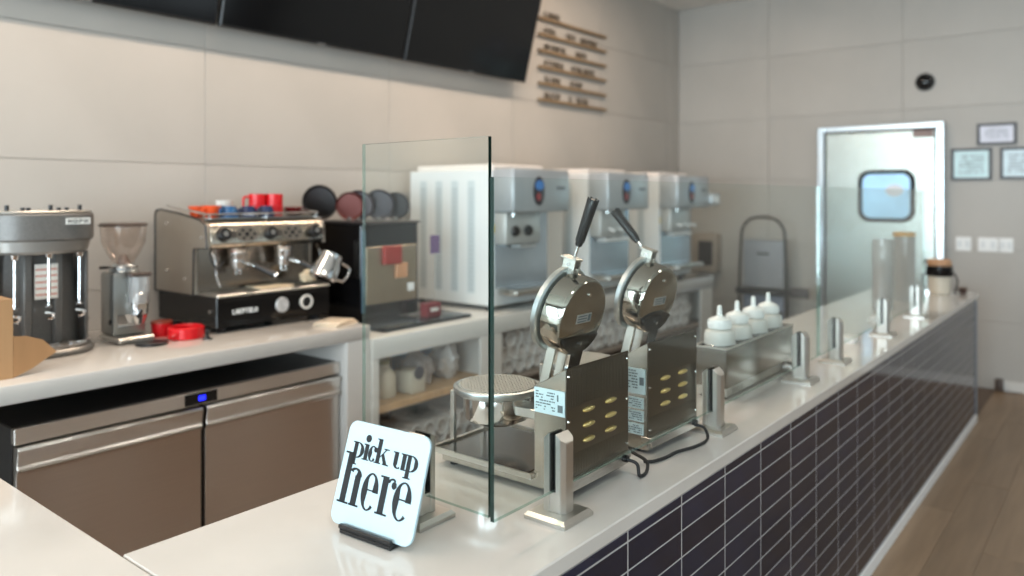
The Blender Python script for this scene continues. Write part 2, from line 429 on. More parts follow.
# ------------------------------------------------------------------ main service counter
CT = .914
t = tag(MB().box(-1.557, -.874, .697, 6.54, CT-.037, CT, bev=.003).build('worktop', QUARTZ), 'long white quartz worktop of the tiled front counter', 'worktop')
t = tag(MB().box(-2.62, -.874, -.9, .695, CT-.037, CT, bev=.003).build('worktop', QUARTZ), 'white quartz return worktop in the near left corner', 'worktop')
cb = thing('service_counter', 'front counter clad in stacked navy tiles with white grout', 'counter', (0, 0, 0))
MB().box(-1.50, -.885, -.85, 6.38, .0, CT-.0375).build('carcass', WHITE, cb)
MB().box(-.885, -.8752, -.85, 6.40, .055, CT-.0375).build('grout_bed', GROUT, cb)
MB().box(-.885, -.868, -.85, 6.41, 0, .055, bev=.002).build('base_strip', CAP, cb)
MB().box(-1.50, -.868, 6.381, 6.41, .056, CT-.0375).build('end_panel', mat('end_panel_grey', (120, 124, 130), .3, var=.03), cb)
tp = MB().box(0, .0067, -.1295, .1295, -.0311, .0311, bev=.0003).build('tile', NAVY, cb, smooth=False)
first = True
st = MB()
j0 = 1.494-.2627*2
for c in range(-7, 21):
    ya = j0+.2627*c; yb = min(ya+.2627, 6.40)
    zt = CT-.038
    zl = [(.8555, zt)]+[(.853-.0657*(r+1)+.002, .853-.0657*r-.002) for r in range(12)]+[(.057, .853-.0657*12-.0025)]
    for z0, z1 in zl:
        if z1-z0 < .004: continue
        if c < 0 and False: continue
        if c < 0: st.box(-.8815, -.8748, ya+.003, yb-.002, z0, z1)
        else:
            p = tp if first else piece(tp, cb, (0, 0, 0)); first = False
            p.location = (-.8815, (ya+yb)/2, (z0+z1)/2); p.scale = (1, (yb-ya-.0055)/.259, (z1-z0)/.0622)
st.build('tile_rows', NAVY, cb, kind='stuff', smooth=False)
tag(MB().box(-2.58, -1.52, -.85, .66, 0, CT-.0375, bev=.003).build('return_cabinet', WHITE), 'white cabinet under the near left return worktop', 'cabinet')

# ------------------------------------------------------------------ glass guard
GX = -.99
def pane(name, label, x0, x1, y0, y1, z0, z1, thin):
    m = MB(); m.box(x0, x1, y0, y1, z0, z1)
    for f in m.bm.faces:
        nn = f.normal
        f.normal_update(); nn = f.normal
        c_ = f.calc_center_median()
        dark = (thin == 'x' and nn.y < -.9 and y0 < 2) or (thin == 'y' and nn.x > .9)
        f.material_index = 0 if (abs(nn.x) if thin == 'x' else abs(nn.y)) > .9 else (1 if dark else 2)
    return tag(m.build(name, [GLASS, GEDGE, PEDGE], smooth=False), label, 'glass panel')
pane('glass_guard', 'clear glass guard along the counter in front of the waffle irons', GX-.005, GX+.005, 1.162, 3.19, CT+.062, 1.663, 'x')
pane('glass_guard', 'clear glass guard along the far half of the counter', GX-.005, GX+.005, 3.21, 5.25, CT+.062, 1.663, 'x')
pane('glass_screen', 'taller clear glass screen set across the counter with a green edge', -1.412, GX-.03, 1.185, 1.195, CT+.055, 1.747, 'y')
def clamp(loc, rz, label):
    t = thing('glass_clamp', label, 'clamp', loc, rz, 'steel glass clamps on the counter')
    m = MB(); a, b_ = .055, .048
    m.prism([(-a, -a), (a, -a), (a, a), (-a, a)], 0, .008, 'z')
    bm_ = bmesh.new()
    lo = [bm_.verts.new((sx_*a, sy_*a, .008)) for sx_, sy_ in ((-1, -1), (1, -1), (1, 1), (-1, 1))]
    hi = [bm_.verts.new((sx_*b_, sy_*b_, .016)) for sx_, sy_ in ((-1, -1), (1, -1), (1, 1), (-1, 1))]
    for q in range(4): bm_.faces.new((lo[q], lo[(q+1) % 4], hi[(q+1) % 4], hi[q]))
    bm_.faces.new(hi); bmesh.ops.recalc_face_normals(bm_, faces=bm_.faces)
    m._take(bm_); m.build('base_plate', STEELH, t)
    for s in (1, -1):
        # jaw outline seen from above, chamfered outer corners, sloping top
        P = [(.0085*s, -.024), (.022*s, -.024), (.030*s, -.014), (.030*s, .014), (.022*s, .024), (.0085*s, .024)]
        b = bmesh.new()
        ht = lambda x: .190-(abs(x)-.0085)*.9
        L = [b.verts.new((x, y, .016)) for x, y in P]; H = [b.verts.new((x, y, ht(x))) for x, y in P]
        b.faces.new(L); b.faces.new(H)
        for q in range(6): b.faces.new((L[q], L[(q+1) % 6], H[(q+1) % 6], H[q]))
        bmesh.ops.recalc_face_normals(b, faces=b.faces); bmesh.ops.bevel(b, geom=list(b.edges), offset=.0012, segments=2, affect='EDGES')
        mm = MB(); mm._take(b); mm.build('jaw', STEELH, t)
    MB().box(-.0083, .0083, -.022, .022, .0165, .06).build('foot_block', STEELH, t)
    MB().box(-.0083, -.0053, -.0225, .0225, .061, .187).box(.0053, .0083, -.0225, .0225, .061, .187).build('gasket', RUBBER, t)
    return t
c1 = clamp((GX, 1.389, CT), 0, 'steel glass clamp nearest the camera, beside the first waffle iron')
for y, lab in ((2.198, 'steel glass clamp between the second waffle iron and the bottle warmer'), (2.99, 'steel glass clamp at the far end of the bottle warmer'),
               (3.43, 'first steel clamp of the far glass guard'), (4.24, 'middle steel clamp of the far glass guard'), (5.0, 'last steel clamp before the clear jars')):
    dup(c1, (GX, y, CT), 0, lab)
dup(c1, (-1.222, 1.19, CT), radians(90), 'steel glass clamp partly hidden behind the pick up sign')

# ------------------------------------------------------------------ pick up sign
SG = thing('pickup_sign', 'white rounded sign reading pick up here on a black foot', 'sign', (-1.2275, 1.045, CT), radians(4))
lean = Matrix.Translation((0, 0, .012))@Matrix.Rotation(radians(-18), 4, 'X')
W_, H_ = .236, .2135
sgn = MB().prism(rrect(W_, H_, .022, 6, 0, H_/2), 0, .007, 'y', bev=.001, M=lean)
sgn.build('sign_plate', SIGNW, SG)
def pt(u, v, d=-.0008): return (u*W_-W_/2, d, v*H_)
TX = MB()
def quad(P, th=.0008):
    TX.prism([(p[0]*W_-W_/2, p[1]*H_) for p in P], -th, 0, 'y', M=lean)
def stem(u, v0, v1, w_): quad([(u, v0), (u+w_, v0), (u+w_, v1), (u, v1)])
def serif(u0, u1, v, h=.012): quad([(u0, v), (u1, v), (u1, v+h), (u0, v+h)])
def arc(cu, cv, ru, rv, a0, a1, tmax, tmin=.018, n=18):
    """didone stroke: thick where the pen runs upright, thin at top and bottom"""
    O, I = [], []
    for k in range(n+1):
        a = radians(a0+(a1-a0)*k/n); t_ = tmin+(tmax-tmin)*abs(cos(a))**1.5
        O.append((cu+ru*cos(a), cv+rv*sin(a))); I.append((cu+(ru-t_)*cos(a), cv+(rv-min(t_, .024))*sin(a)))
    for k in range(n): quad([O[k], O[k+1], I[k+1], I[k]])
def g_p(u, base, x, s):   # x = x height, s = stem width
    stem(u, base-x*.42, base+x, s); serif(u-.02, u+s+.02, base-x*.42); serif(u-.02, u+s, base+x-.012)
    arc(u+s, base+x/2, .085*x/.155, x/2, -90, 90, s, .01)
def g_i(u, base, x, s):
    stem(u, base, base+x, s); serif(u-.018, u+s+.018, base); serif(u-.018, u+s, base+x-.012)
    arc(u+s/2, base+x+.055, s*.75, s*.8, 0, 360, s*.75, s*.75, 14)
def g_c(u, base, x, s, r=.052):
    arc(u+r, base+x/2, r, x/2, 50, 320, s, .01)
    arc(u+r*1.65, base+x*.78, s*.5, s*.55, 0, 360, s*.5, s*.5, 12)
def g_k(u, base, x, s, asc):
    stem(u, base, base+asc, s); serif(u-.018, u+s+.018, base); serif(u-.018, u+s, base+asc-.012)
    quad([(u+s, base+x*.38), (u+s, base+x*.46), (u+s+.065, base+x), (u+s+.08, base+x)])
    quad([(u+s+.012, base+x*.58), (u+s+.035, base+x*.74), (u+s+.1, base), (u+s+.055, base)])
    serif(u+s+.04, u+s+.115, base); serif(u+s+.035, u+s+.10, base+x-.012)
def g_u(u, base, x, s):
    stem(u, base+x*.25, base+x, s); serif(u-.018, u+s, base+x-.012)
    arc(u+.055, base+x*.3, .055, x*.3, 180, 300, s, .012)
    stem(u+.095, base, base+x, s); serif(u+.077, u+.095+s, base+x-.012); serif(u+.095+s-.005, u+.095+s+.018, base)
LB, LX, LS = .645, .155, .046
g_p(.115, LB, LX, LS); g_i(.252, LB, LX, LS); g_c(.302, LB, LX, LS); g_k(.405, LB, LX, LS, .235)
g_u(.62, LB, LX, LS); g_p(.775, LB, LX, LS)
HB, HX, HS = .20, .355, .070
stem(.07, HB, HB+.49, HS); serif(.04, .18, HB, .018); serif(.03, .08, HB+.472, .018)
arc(.20, HB+HX-.075, .085, .075, 0, 150, HS, .02); stem(.207, HB, HB+HX-.07, HS); serif(.19, .31, HB, .018)
def g_e(u, base, x, s, r):
    arc(u+r, base+x/2, r, x/2, 0, 360-48, s, .015, 28)
    quad([(u+s*.7, base+x*.52), (u+2*r-.005, base+x*.52), (u+2*r-.005, base+x*.56), (u+s*.7, base+x*.56)])
g_e(.315, HB-.005, HX, HS, .10)
stem(.545, HB, HB+HX, HS); serif(.52, .66, HB, .018); serif(.515, .55, HB+HX-.018, .018)
arc(.66, HB+HX-.06, .052, .058, 40, 170, .024, .02); arc(.685, HB+HX-.065, .030, .036, 0, 360, .029, .029, 12)
g_e(.70, HB-.005, HX, HS, .105)
TX.build('lettering', INK, SG, label='dark serif lettering reading pick up here')
MB().box(-.075, .075, -.012, .05, 0, .011, bev=.003).box(-.075, .075, -.014, -.004, .011, .02, bev=.002).build('foot', BLACK, SG)
MB().box(-.02, .02, 0, .004, 0, .09, M=Matrix.Translation((0, .012, .012))@Matrix.Rotation(radians(-18), 4, 'X')).build('back_strut', BLACK, SG)

# ------------------------------------------------------------------ waffle irons
def waffle(loc, rz, label, tilt_h, grip_len, extra, tall):
    T = thing('waffle_iron', label, 'waffle iron', loc, rz, 'waffle irons on the counter')
    # control housing, sloping top, front at x=0
    prof = [(0, .052), (0, .308), (-.093, .256), (-.093, .034), (-.004, .034)]
    MB().prism(prof, -.138, .138, 'y', bev=.0012).build('housing', STEEL, T)
    panelm = mat('fluted_dark_steel', (118, 112, 104), .28, 1, var=.03, scale=20)
    m = MB(); m.box(0, .0025, -.14, .14, .05, .309)
    for k in range(38):
        y = -.131+k*.0071
        if tall or True: m.box(.0025, .0036, y, y+.0033, .215, .303)
    for k in range(38):
        y = -.131+k*.0071; m.box(.0025, .0033, y, y+.0033, .06, .105)
    m.build('side_panel', panelm, T)
    for r in range(3):
        for c in range(2):
            y, z = -.047+.1*c, .198-.036*r
            mm = MB(); b = bmesh.new()
            n = 12; rings = []
            for i in range(5):
                a = i/4*pi/2; rings.append([b.verts.new((.0026+.010*sin(a), y+.026*cos(a)*cos(2*pi*k/n), z+.007*cos(a)*sin(2*pi*k/n)+.002*sin(a))) for k in range(n)])
            for Aa, Bb in zip(rings[:-1], rings[1:]):
                for k in range(n): b.faces.new((Aa[k], Aa[(k+1) % n], Bb[(k+1) % n], Bb[k]))
            bmesh.ops.remove_doubles(b, verts=b.verts, dist=1e-5); bmesh.ops.recalc_face_normals(b, faces=b.faces)
            mm._take(b); mm.build('louvre', LAMPTINT, T)
    for y in (-.132, .132):
        for z in (.290, .185, .07):
            MB().cyl((.0025, y, z), (.0065, y, z), .0042, .003, seg=12).build('screw', CHROME, T)
    # sticker on the near end
    if not extra:
        MB().box(-.091, -.002, -.1405, -.1382, .196, .255).build('rating_sticker', STICK, T)
        fine_print(7, -.086, -.03, .203, .25, 'y', -.1406, 5).box(-.022, -.008, -.1412, -.1405, .205, .222).box(-.024, -.02, -.1412, -.1405, .23, .245).build('sticker_print', mat('sticker_ink', (90, 100, 105), .5), T)
    else:
        MB().box(-.082, -.006, -.1405, -.1382, .165, .235).build('rating_sticker', STICK, T)
        fine_print(8, -.078, -.03, .17, .232, 'y', -.1406, 6).box(-.024, -.01, -.1412, -.1405, .19, .212).build('sticker_print', mat('sticker_ink', (90, 100, 105), .5), T)
        for q in range(3):
            z = .125-.036*q
            MB().box(-.082, -.012, -.1405, -.1382, z, z+.03).build('warning_sticker', STICK, T)
            fine_print(4, -.078, -.016, z+.003, z+.027, 'y', -.1406, 8+q).build('sticker_print', mat('sticker_ink', (90, 100, 105), .5), T)
    # base with rail, drip pan
    MB().box(-.41, -.006, -.128, .128, .008, .033, bev=.002).build('base', STEEL, T)
    m = MB(); m.box(-.02, .012, -.14, .14, .034, .05, bev=.0015).box(.004, .010, -.13, .13, .022, .034); m.build('front_rail', STEELH, T)
    MB().cyl((.012, .1, .042), (.024, .1, .042), .009, seg=14).build('cord_gland', BLACK, T)
    m = MB(); m.box(-.43, -.0935, -.15, .15, .0332, .036).box(-.43, -.424, -.15, .15, .036, .046).box(-.424, -.0935, -.15, -.144, .036, .046).box(-.424, -.0935, .144, .15, .036, .046)
    m.build('drip_pan', STEELH, T)
    MB().box(-.415, -.12, -.135, .135, .0362, .040, bev=.001).build('pan_insert', mat('pan_dark_steel', (120, 118, 115), .2, 1, var=.05), T)
    for sx_ in (-.38, -.05):
        for sy_ in (-.11, .11): MB().cyl((sx_, sy_, 0), (sx_, sy_, .0082), .012, seg=14).build('foot', RUBBER, T)
    # lower iron
    cx = -.325
    MB().lathe([(0, .098), (.06, .098), (.088, .112), (.092, .125), (.092, .176), (0, .176)], 36, Matrix.Translation((cx, 0, 0))).build('lower_shell', CHROME, T)
    MB().lathe([(0, .1765), (.108, .1765), (.116, .181), (.120, .191), (.119, .197), (.110, .199), (.108, .193), (0, .193)], 40, Matrix.Translation((cx, 0, 0))).build('lower_plate', CAST, T)
    m = MB()
    for k in range(-9, 10):
        d = k*.0112; hh = math.sqrt(max(0, .105**2-d*d))
        if hh > .01:
            m.box(cx+d-.0022, cx+d+.0022, -hh, hh, .1932, .2005); m.box(cx-hh, cx+hh, d-.0022, d+.0022, .1932, .2003)
    m.build('waffle_grid', mat('grid_aluminium', (178, 174, 166), .5, .6, var=.05), T)
    for sy_ in (-.062, .062):
        MB().box(cx-.112, cx-.098, sy_-.006, sy_+.006, .0402, .178, bev=.001).build('leg', STEELH, T)
    MB().box(cx+.085, -.094, -.03, .03, .135, .16, bev=.002).build('hinge_arm', STEELH, T)
    # hinge
    hx, hz = -.12, .20
    MB().box(hx-.018, hx+.018, -.05, -.042, .15, .235, bev=.001).box(hx-.018, hx+.018, .042, .05, .15, .235, bev=.001).build('hinge_bracket', STEELH, T)
    MB().cyl((hx, -.056, hz), (hx, .056, hz), .007, seg=14).build('hinge_pin', CHROME, T)
    # raised lid: local z axis = outward normal
    th = radians(15)
    uu = Vector((sin(th), 0, cos(th))); nn = Vector((cos(th), 0, -sin(th))); vv = Vector((0, 1, 0))
    C = Vector((hx-.012, 0, hz))+uu*.222
    ML = Matrix(((uu.x, vv.x, nn.x, C.x), (uu.y, vv.y, nn.y, C.y), (uu.z, vv.z, nn.z, C.z), (0, 0, 0, 1)))
    face = mat('mirror_lid_steel', (166, 161, 152), .1, 1, var=.04, scale=6)
    lid = MB().lathe([(.095, -.030), (.101, -.026), (.101, .024), (.097, .031), (.090, .0325), (0, .0335)], 48, ML).build('lid_shell', face, T)
    MB().lathe([(0, -.053), (.105, -.053), (.112, -.049), (.1125, -.036), (.108, -.032), (0, -.030)], 48, ML).build('lid_plate', CAST, T)
    m = MB()
    for k in range(-8, 9):
        d = k*.0112; hh = math.sqrt(max(0, .096**2-d*d))
        m.box(d-.0022, d+.0022, -hh, hh, -.058, -.0521, M=ML); m.box(-hh, hh, d-.0022, d+.0022, -.0578, -.0521, M=ML)
    m.build('lid_grid', mat('grid_aluminium', (178, 174, 166), .5, .6, var=.05), T)
    P = []
    a0, a1 = radians(125), radians(235)
    for k in range(13):
        a = a0+(a1-a0)*k/12
        P.append((.093*cos(a), .093*sin(a)))
    # widen to arm at the bottom
    P = [p for p in P]
    P2 = [(-.048 if not extra else -.05, .076)] + [p for p in P if p[0] < -.052 and abs(p[1]) > .028 and p[1] > 0] + [(-.088, .024), (-.135, .022), (-.22, .02), (-.22, -.02), (-.135, -.022), (-.088, -.024)] + [p for p in P if p[0] < -.052 and abs(p[1]) > .028 and p[1] < 0] + [(-.048, -.076)]
    if extra: P2 += [(-.036, -.04), (-.033, 0), (-.036, .04)]
    MB().prism(P2, .0336, .038, 'z', M=ML).build('lid_arm', BLACKG, T)
    MB().cyl(ML@Vector((-.066, 0, .038)), ML@Vector((-.066, 0, .042)), .005, seg=12).build('screw', CHROME, T)
    MB().cyl(ML@Vector((.062, .0, .0332)), ML@Vector((.062, .0, .037)), .0045, seg=12).build('screw', CHROME, T)
    MB().box(-.012, .012, -.032, .032, .0334, .0342, M=ML@Matrix.Translation((.0, .0, 0))).build('lid_label', mat('lid_label', (176, 172, 168), .35, .4), T)
    mm = MB()
    for q in range(3): mm.box(-.009+.007*q, -.006+.007*q, -.027, .012, .0342, .0347, M=ML)
    mm.box(-.009, .009, .017, .028, .0342, .0347, M=ML).build('label_print', mat('sticker_ink', (90, 100, 105), .5), T)
    MB().box(-.22, -.095, -.032, -.026, -.034, -.008, bev=.001, M=ML).box(-.22, -.095, .026, .032, -.034, -.008, bev=.001, M=ML).build('lid_bracket', STEELH, T)
    # handle block and grip
    MB().box(.100, .135, -.014, -.009, -.055, -.018, bev=.001, M=ML).box(.100, .135, .009, .014, -.055, -.018, bev=.001, M=ML).box(.132, .137, -.02, .014, -.062, -.014, bev=.001, M=ML).box(.094, .11, -.016, .016, -.05, -.02, bev=.002, M=ML).build('handle_bracket', STEELH, T)
    MB().cyl(ML@Vector((.12, -.019, -.035)), ML@Vector((.12, .019, -.035)), .005, seg=12).build('handle_bolt', CHROME, T)
    p0 = ML@Vector((.115, 0, -.035)); d = Vector((sin(tilt_h), 0, cos(tilt_h)))
    p1 = p0+d*.055
    MB().cyl(p0, p1+d*.01, .0038, seg=12).build('handle_rod', CHROME, T)
    q = d.to_track_quat('Z', 'Y').to_matrix().to_4x4(); q.translation = p1
    m = MB(); m.lathe([(0, 0), (.008, 0), (.0095, .004), (.0135, grip_len*.75), (.014, grip_len*.93), (.0115, grip_len), (0, grip_len)], 16, q)
    for k in range(6):
        a = k*pi/3; m.box(.008, .0115, -.002, .002, .012, grip_len+.003, M=q@Matrix.Rotation(a, 4, 'Z')@Matrix.Rotation(radians(1.6), 4, 'Y'))
    m.build('handle_grip', BLACK, T)
    return T
waffle((-1.022, 1.602, CT), 0, 'nearer waffle iron, lid raised, beside the glass screen', radians(21), .125, False, True)
waffle((-1.026, 2.003, CT), radians(-2), 'farther waffle iron, lid raised, next to the bottle warmer', radians(-42), .12, True, False)
tag(MB().tube([(-.998, 1.70, CT+.042), (-.972, 1.705, CT+.034), (-.962, 1.70, CT+.008), (-.965, 1.74, CT+.006), (-.985, 1.775, CT+.02), (-1.04, 1.79, CT+.03)], .0045).build('power_cord', RUBBER), 'short black cord looping at the nearer waffle iron', 'cord')
tag(MB().tube([(-.996, 2.08, CT+.042), (-.97, 2.09, CT+.036), (-.95, 2.07, CT+.012), (-.955, 2.01, CT+.006), (-.975, 1.93, CT+.006), (-.978, 1.87, CT+.006), (-.99, 1.82, CT+.006), (-1.01, 1.805, CT+.006)], .0045).build('power_cord', RUBBER), 'longer black cord trailing under the farther waffle iron', 'cord')

# ------------------------------------------------------------------ bottle warmer and squeeze bottles
BW = thing('bottle_warmer', 'long stainless warmer holding four squeeze bottles', 'warmer', (-1.155, 2.865, CT))
m = MB(); h0, h1 = .042, .176
m.box(.060, .064, -.333, .333, h0, h1, bev=.001).box(-.064, -.060, -.333, .333, h0, h1, bev=.001).box(-.060, .060, -.333, -.329, h0, h1).box(-.060, .060, .329, .333, h0, h1).box(-.060, .060, -.329, .329, h0, h0+.004)
m.build('body', mat('warmer_steel', (150, 145, 138), .2, 1, var=.04), BW)
m = MB()
m.box(.055, .0665, -.336, .336, h1, h1+.004, bev=.001).box(-.0665, -.055, -.336, .336, h1, h1+.004, bev=.001).box(-.055, .055, -.336, -.318, h1, h1+.004).box(-.055, .055, .318, .336, h1, h1+.004)
m.build('top_rim', STEELH, BW)
m = MB()
for k in range(5):
    yc = -.326+.158*k
    m.box(-.055, .055, max(yc-.02, -.318), min(yc+.02, .318), h1-.004, h1+.002)
m.build('well_plate', mat('dark_well', (60, 58, 56), .3, .8), BW)
for k in range(4):
    MB().torus((0, -.247+.158*k, h1+.004), .0575, .0028).build('bottle_ring', CHROME, BW)
MB().box(-.055, .055, -.315, .325, .006, .041, bev=.003).build('base', STEELH, BW)
MB().box(.0552, .0565, -.27, -.17, .014, .03).build('name_badge', mat('embossed_steel', (170, 166, 158), .4, 1), BW)
MB().cyl((.056, .24, .022), (.085, .24, .022), .018, .014, seg=20, bev=.002).build('thermostat_knob', CHROME, BW)
MB().cyl((.05, .30, .02), (.075, .30, .02), .012, seg=16, bev=.002).build('switch', BLACK, BW)
for x in (-.04, .04):
    for y in (-.3, .31): MB().cyl((x, y, 0), (x, y, .0062), .01, seg=12).build('foot', RUBBER, BW)
labs = ['nearest white squeeze bottle in the steel warmer', 'second nearest white squeeze bottle in the steel warmer', 'second farthest white squeeze bottle in the steel warmer', 'farthest white squeeze bottle in the steel warmer']
sb = thing('squeeze_bottle', labs[0], 'bottle', (-1.155, 2.618, CT+.170), 0, 'squeeze bottles in the warmer')
MB().lathe([(0, 0), (.052, 0), (.054, .006), (.054, .045), (.050, .056), (.041, .062), (0, .066)], 28).build('bottle_body', BOTTLE, sb)
m = MB().lathe([(0, .0662), (.040, .0662), (.041, .070), (.041, .092), (.038, .098), (.030, .102), (.014, .108), (.010, .112), (.009, .130), (.0075, .146), (0, .149)], 28)
for k in range(20):
    a = k*pi/10; m.box(.0405, .0422, -.001, .001, .069, .091, M=Matrix.Rotation(a, 4, 'Z'))
m.build('nozzle_cap', CAP, sb)
for k in (1, 2, 3): dup(sb, (-1.155, 2.618+.158*k, CT+.170), 0, labs[k])

# ------------------------------------------------------------------ jars at the far end
def tallj(x, y, r, h, label, fill):
    t = thing('tall_jar', label, 'jar', (x, y, CT), 0, 'tall clear cylinders at the counter end')
    MB().lathe([(0, 0), (r, 0), (r, h), (r-.004, h), (r-.004, .006), (0, .006)], 32).build('cylinder', ACRYL, t)
    fill(t, r, h)
    return t
def cones(t, r, h):
    MB().lathe([(0, h), (r+.003, h), (r+.003, h+.02), (r-.01, h+.026), (0, h+.026)], 32).build('wooden_lid', mat('gold_wood_lid', (206, 158, 78), .5, var=.1), t)
    cm = mat('wafer_cone', (206, 184, 154), .6, var=.15, scale=40)
    m = MB()
    for k in range(7):
        a = k*2*pi/6; rr_ = .0 if k == 6 else r*.55
        for q in range(9):
            z = .01+q*.045; m.lathe([(.004, z), (.017, z+.05), (.0145, z+.05), (0, z+.006)], 10, Matrix.Translation((rr_*cos(a), rr_*sin(a), 0)))
    m.build('wafer_cones', cm, t, kind='stuff')
def cups(t, r, h):
    m = MB()
    for q in range(12):
        z = .008+q*.018; m.lathe([(r*.55, z), (r*.8, z+.07), (r*.78, z+.07), (r*.53, z+.004)], 24)
    m.build('paper_cups', mat('pinkish_cups', (214, 196, 186), .5, var=.06), t, kind='stuff')
tallj(-1.22, 5.22, .062, .44, 'tall clear cylinder of pale nested cups, nearer than the lidded one', cups)
tallj(-1.20, 5.72, .068, .44, 'tall clear cylinder filled with wafers under a golden lid', cones)
t = thing('cookie_jar', 'squat jar with wooden lid and black band at the counter end', 'jar', (-1.09, 6.30, CT))
MB().lathe([(0, 0), (.062, 0), (.07, .01), (.075, .13), (0, .13)], 32).build('jar_body', mat('cream_glass', (208, 200, 184), .15, var=.03), t)
MB().lathe([(0, .131), (.084, .131), (.088, .14), (.086, .205), (0, .205)], 32).build('black_band', BLACKG, t)
MB().lathe([(0, .2055), (.078, .2055), (.08, .212), (.076, .245), (.066, .252), (0, .252)], 32).build('wooden_lid', mat('lid_wood', (188, 146, 110), .5, var=.1), t)
MB().tube([(.088, 0, .16), (.115, 0, .10), (.10, 0, .02), (.11, 0, .001+.006)], .006).tube([(-.088, 0, .16), (-.115, 0, .10), (-.10, 0, .02), (-.11, 0, .007)], .006).build('wire_stand', BLACK, t)
for x, y, lab in ((-1.17, 6.0, 'small dark brown cup beside the golden lidded jar'), (-.96, 6.42, 'small dark brown cup at the right of the squat jar')):
    t = thing('sample_cup', lab, 'cup', (x, y, CT), 0, 'small dark cups at the counter end')
    MB().lathe([(0, 0), (.022, 0), (.032, .04), (.029, .04), (.02, .005), (0, .005)], 20).build('cup_body', mat('dark_brown_glaze', (72, 52, 46), .3, var=.1), t)
    MB().torus((0, 0, .04), .0305, .003).build('cup_rim', mat('cup_rim_tan', (120, 96, 80), .4), t)
for y, x, lab in ((3.95, -1.10, 'low stack of white napkins before the middle far clamp'), (4.72, -1.12, 'low stack of white napkins before the last clamp')):
    t = thing('napkin_stack', lab, 'napkins', (x, y, CT), .1, 'napkin stacks on the far counter')
    for q in range(4): MB().box(-.055+.002*q, .055+.001*q, -.055, .055, .006*q, .006*q+.0055, bev=.001).build('napkin', CAP, t)

# ------------------------------------------------------------------ back counter
BZ, BX = .993, -2.91
tag(MB().box(XL+.003, BX, -.5, 2.495, BZ-.067, BZ, bev=.008, seg=2).build('back_worktop', QUARTZ), 'white back worktop over the two door fridge', 'worktop')
LZ = .921
tag(MB().box(XL+.003, BX+.01, 2.499, 6.45, LZ-.105, LZ, bev=.006, seg=2).build('back_worktop', QUARTZ), 'lower white back worktop under the soft serve machines', 'worktop')
SU = thing('shelf_unit', 'white open shelf unit below the soft serve machines', 'cabinet', (0, 0, 0))
def sp(name, x0, x1, y0, y1, z0, z1, mt=WHITE, **k): return MB().box(x0, x1, y0, y1, z0, z1, bev=.002).build(name, mt, SU, **k)
sp('side_panel', XL+.02, BX-.015, 2.35, 2.37, 0, BZ-.0675)
sp('front_stile', BX-.015, BX-.0, 2.35, 2.494, 0, BZ-.0675)
sp('side_panel', XL+.02, BX-.012, 2.50, 2.52, 0, LZ-.1055)
sp('front_stile', BX-.012, BX+.006, 2.50, 2.545, 0, LZ-.1055)
sp('front_stile', BX-.012, BX+.006, 3.31, 3.50, 0, LZ-.1055)
sp('divider', XL+.02, BX-.0125, 3.40, 3.42, 0, LZ-.1055)
sp('front_stile', BX-.012, BX+.006, 6.20, 6.43, 0, LZ-.1055)
sp('side_panel', XL+.02, BX-.0125, 6.41, 6.43, 0, LZ-.1055)
sp('back_panel', XL+.004, XL+.019, 2.37, 6.43, 0, LZ-.1055, mt=mat('shelf_back_taupe', (120, 108, 100), .6, var=.05))
sp('shelf', XL+.02, BX-.014, 2.521, 3.399, .535, .5745, mt=PINE)
sp('shelf', XL+.02, BX-.014, 3.421, 6.409, .50, .525, mt=mat('shelf_taupe', (150, 138, 128), .5, var=.04))
sp('shelf', XL+.02, BX-.014, 2.521, 3.399, .10, .125, mt=PINE)
sp('shelf', XL+.02, BX-.014, 3.421, 6.409, .10, .125, mt=WHITE)
sp('plinth', BX-.06, BX-.045, 2.37, 6.40, 0, .099, mt=BLACK)
# nested clear cups lying on the shelves, mouths to the front
cs = thing('cup_sleeve', 'lowest row sleeve of nested clear cups under the soft serve machines', 'cups', (0, 0, 0), 0, 'clear cup sleeves lying on the shelves')
m = MB()
Mx = Matrix.Rotation(radians(90), 4, 'Y')
m.lathe([(.0, -.30), (.030, -.30), (.043, -.03), (.041, -.03), (.03, -.07), (0, -.07)], 14, Mx)
for q in range(5): m.lathe([(.0415, -.032-.03*q), (.0465, -.031-.03*q), (.0465, -.026-.03*q), (.0415, -.025-.03*q)], 14, Mx)
m.build('nested_cups', mat('cup_plastic_pale', (214, 208, 202), .25, var=.04), cs)
MB().torus((0, 0, 0), .044, .0035, M=Matrix.Translation((-.022, 0, 0))@Mx, seg=16, rs=6).build('cup_rim', CAP, cs)
first = True
rr = random.Random(3)
for zrow in range(3):
    for i in range(27):
        y = 3.56+.097*i+(.048 if zrow % 2 else 0)
        if y > 6.33: continue
        loc = (BX-.03-rr.uniform(0, .03), y, .525+.0495+.084*zrow)
        if first: cs.location = loc; first = False
        else: dup(cs, loc)['label'] = ('lowest row', 'middle row', 'top row')[zrow]+' sleeve of nested clear cups under the soft serve machines'
for zrow in range(3):
    for i in range(8):
        y = 2.60+.097*i+(.048 if zrow % 2 else 0)
        if y > 3.34: continue
        c = dup(cs, (BX-.04-rr.uniform(0, .04), y, .125+.0495+.084*zrow), None, 'sleeve of nested clear cups on the bottom shelf below the wooden shelf')
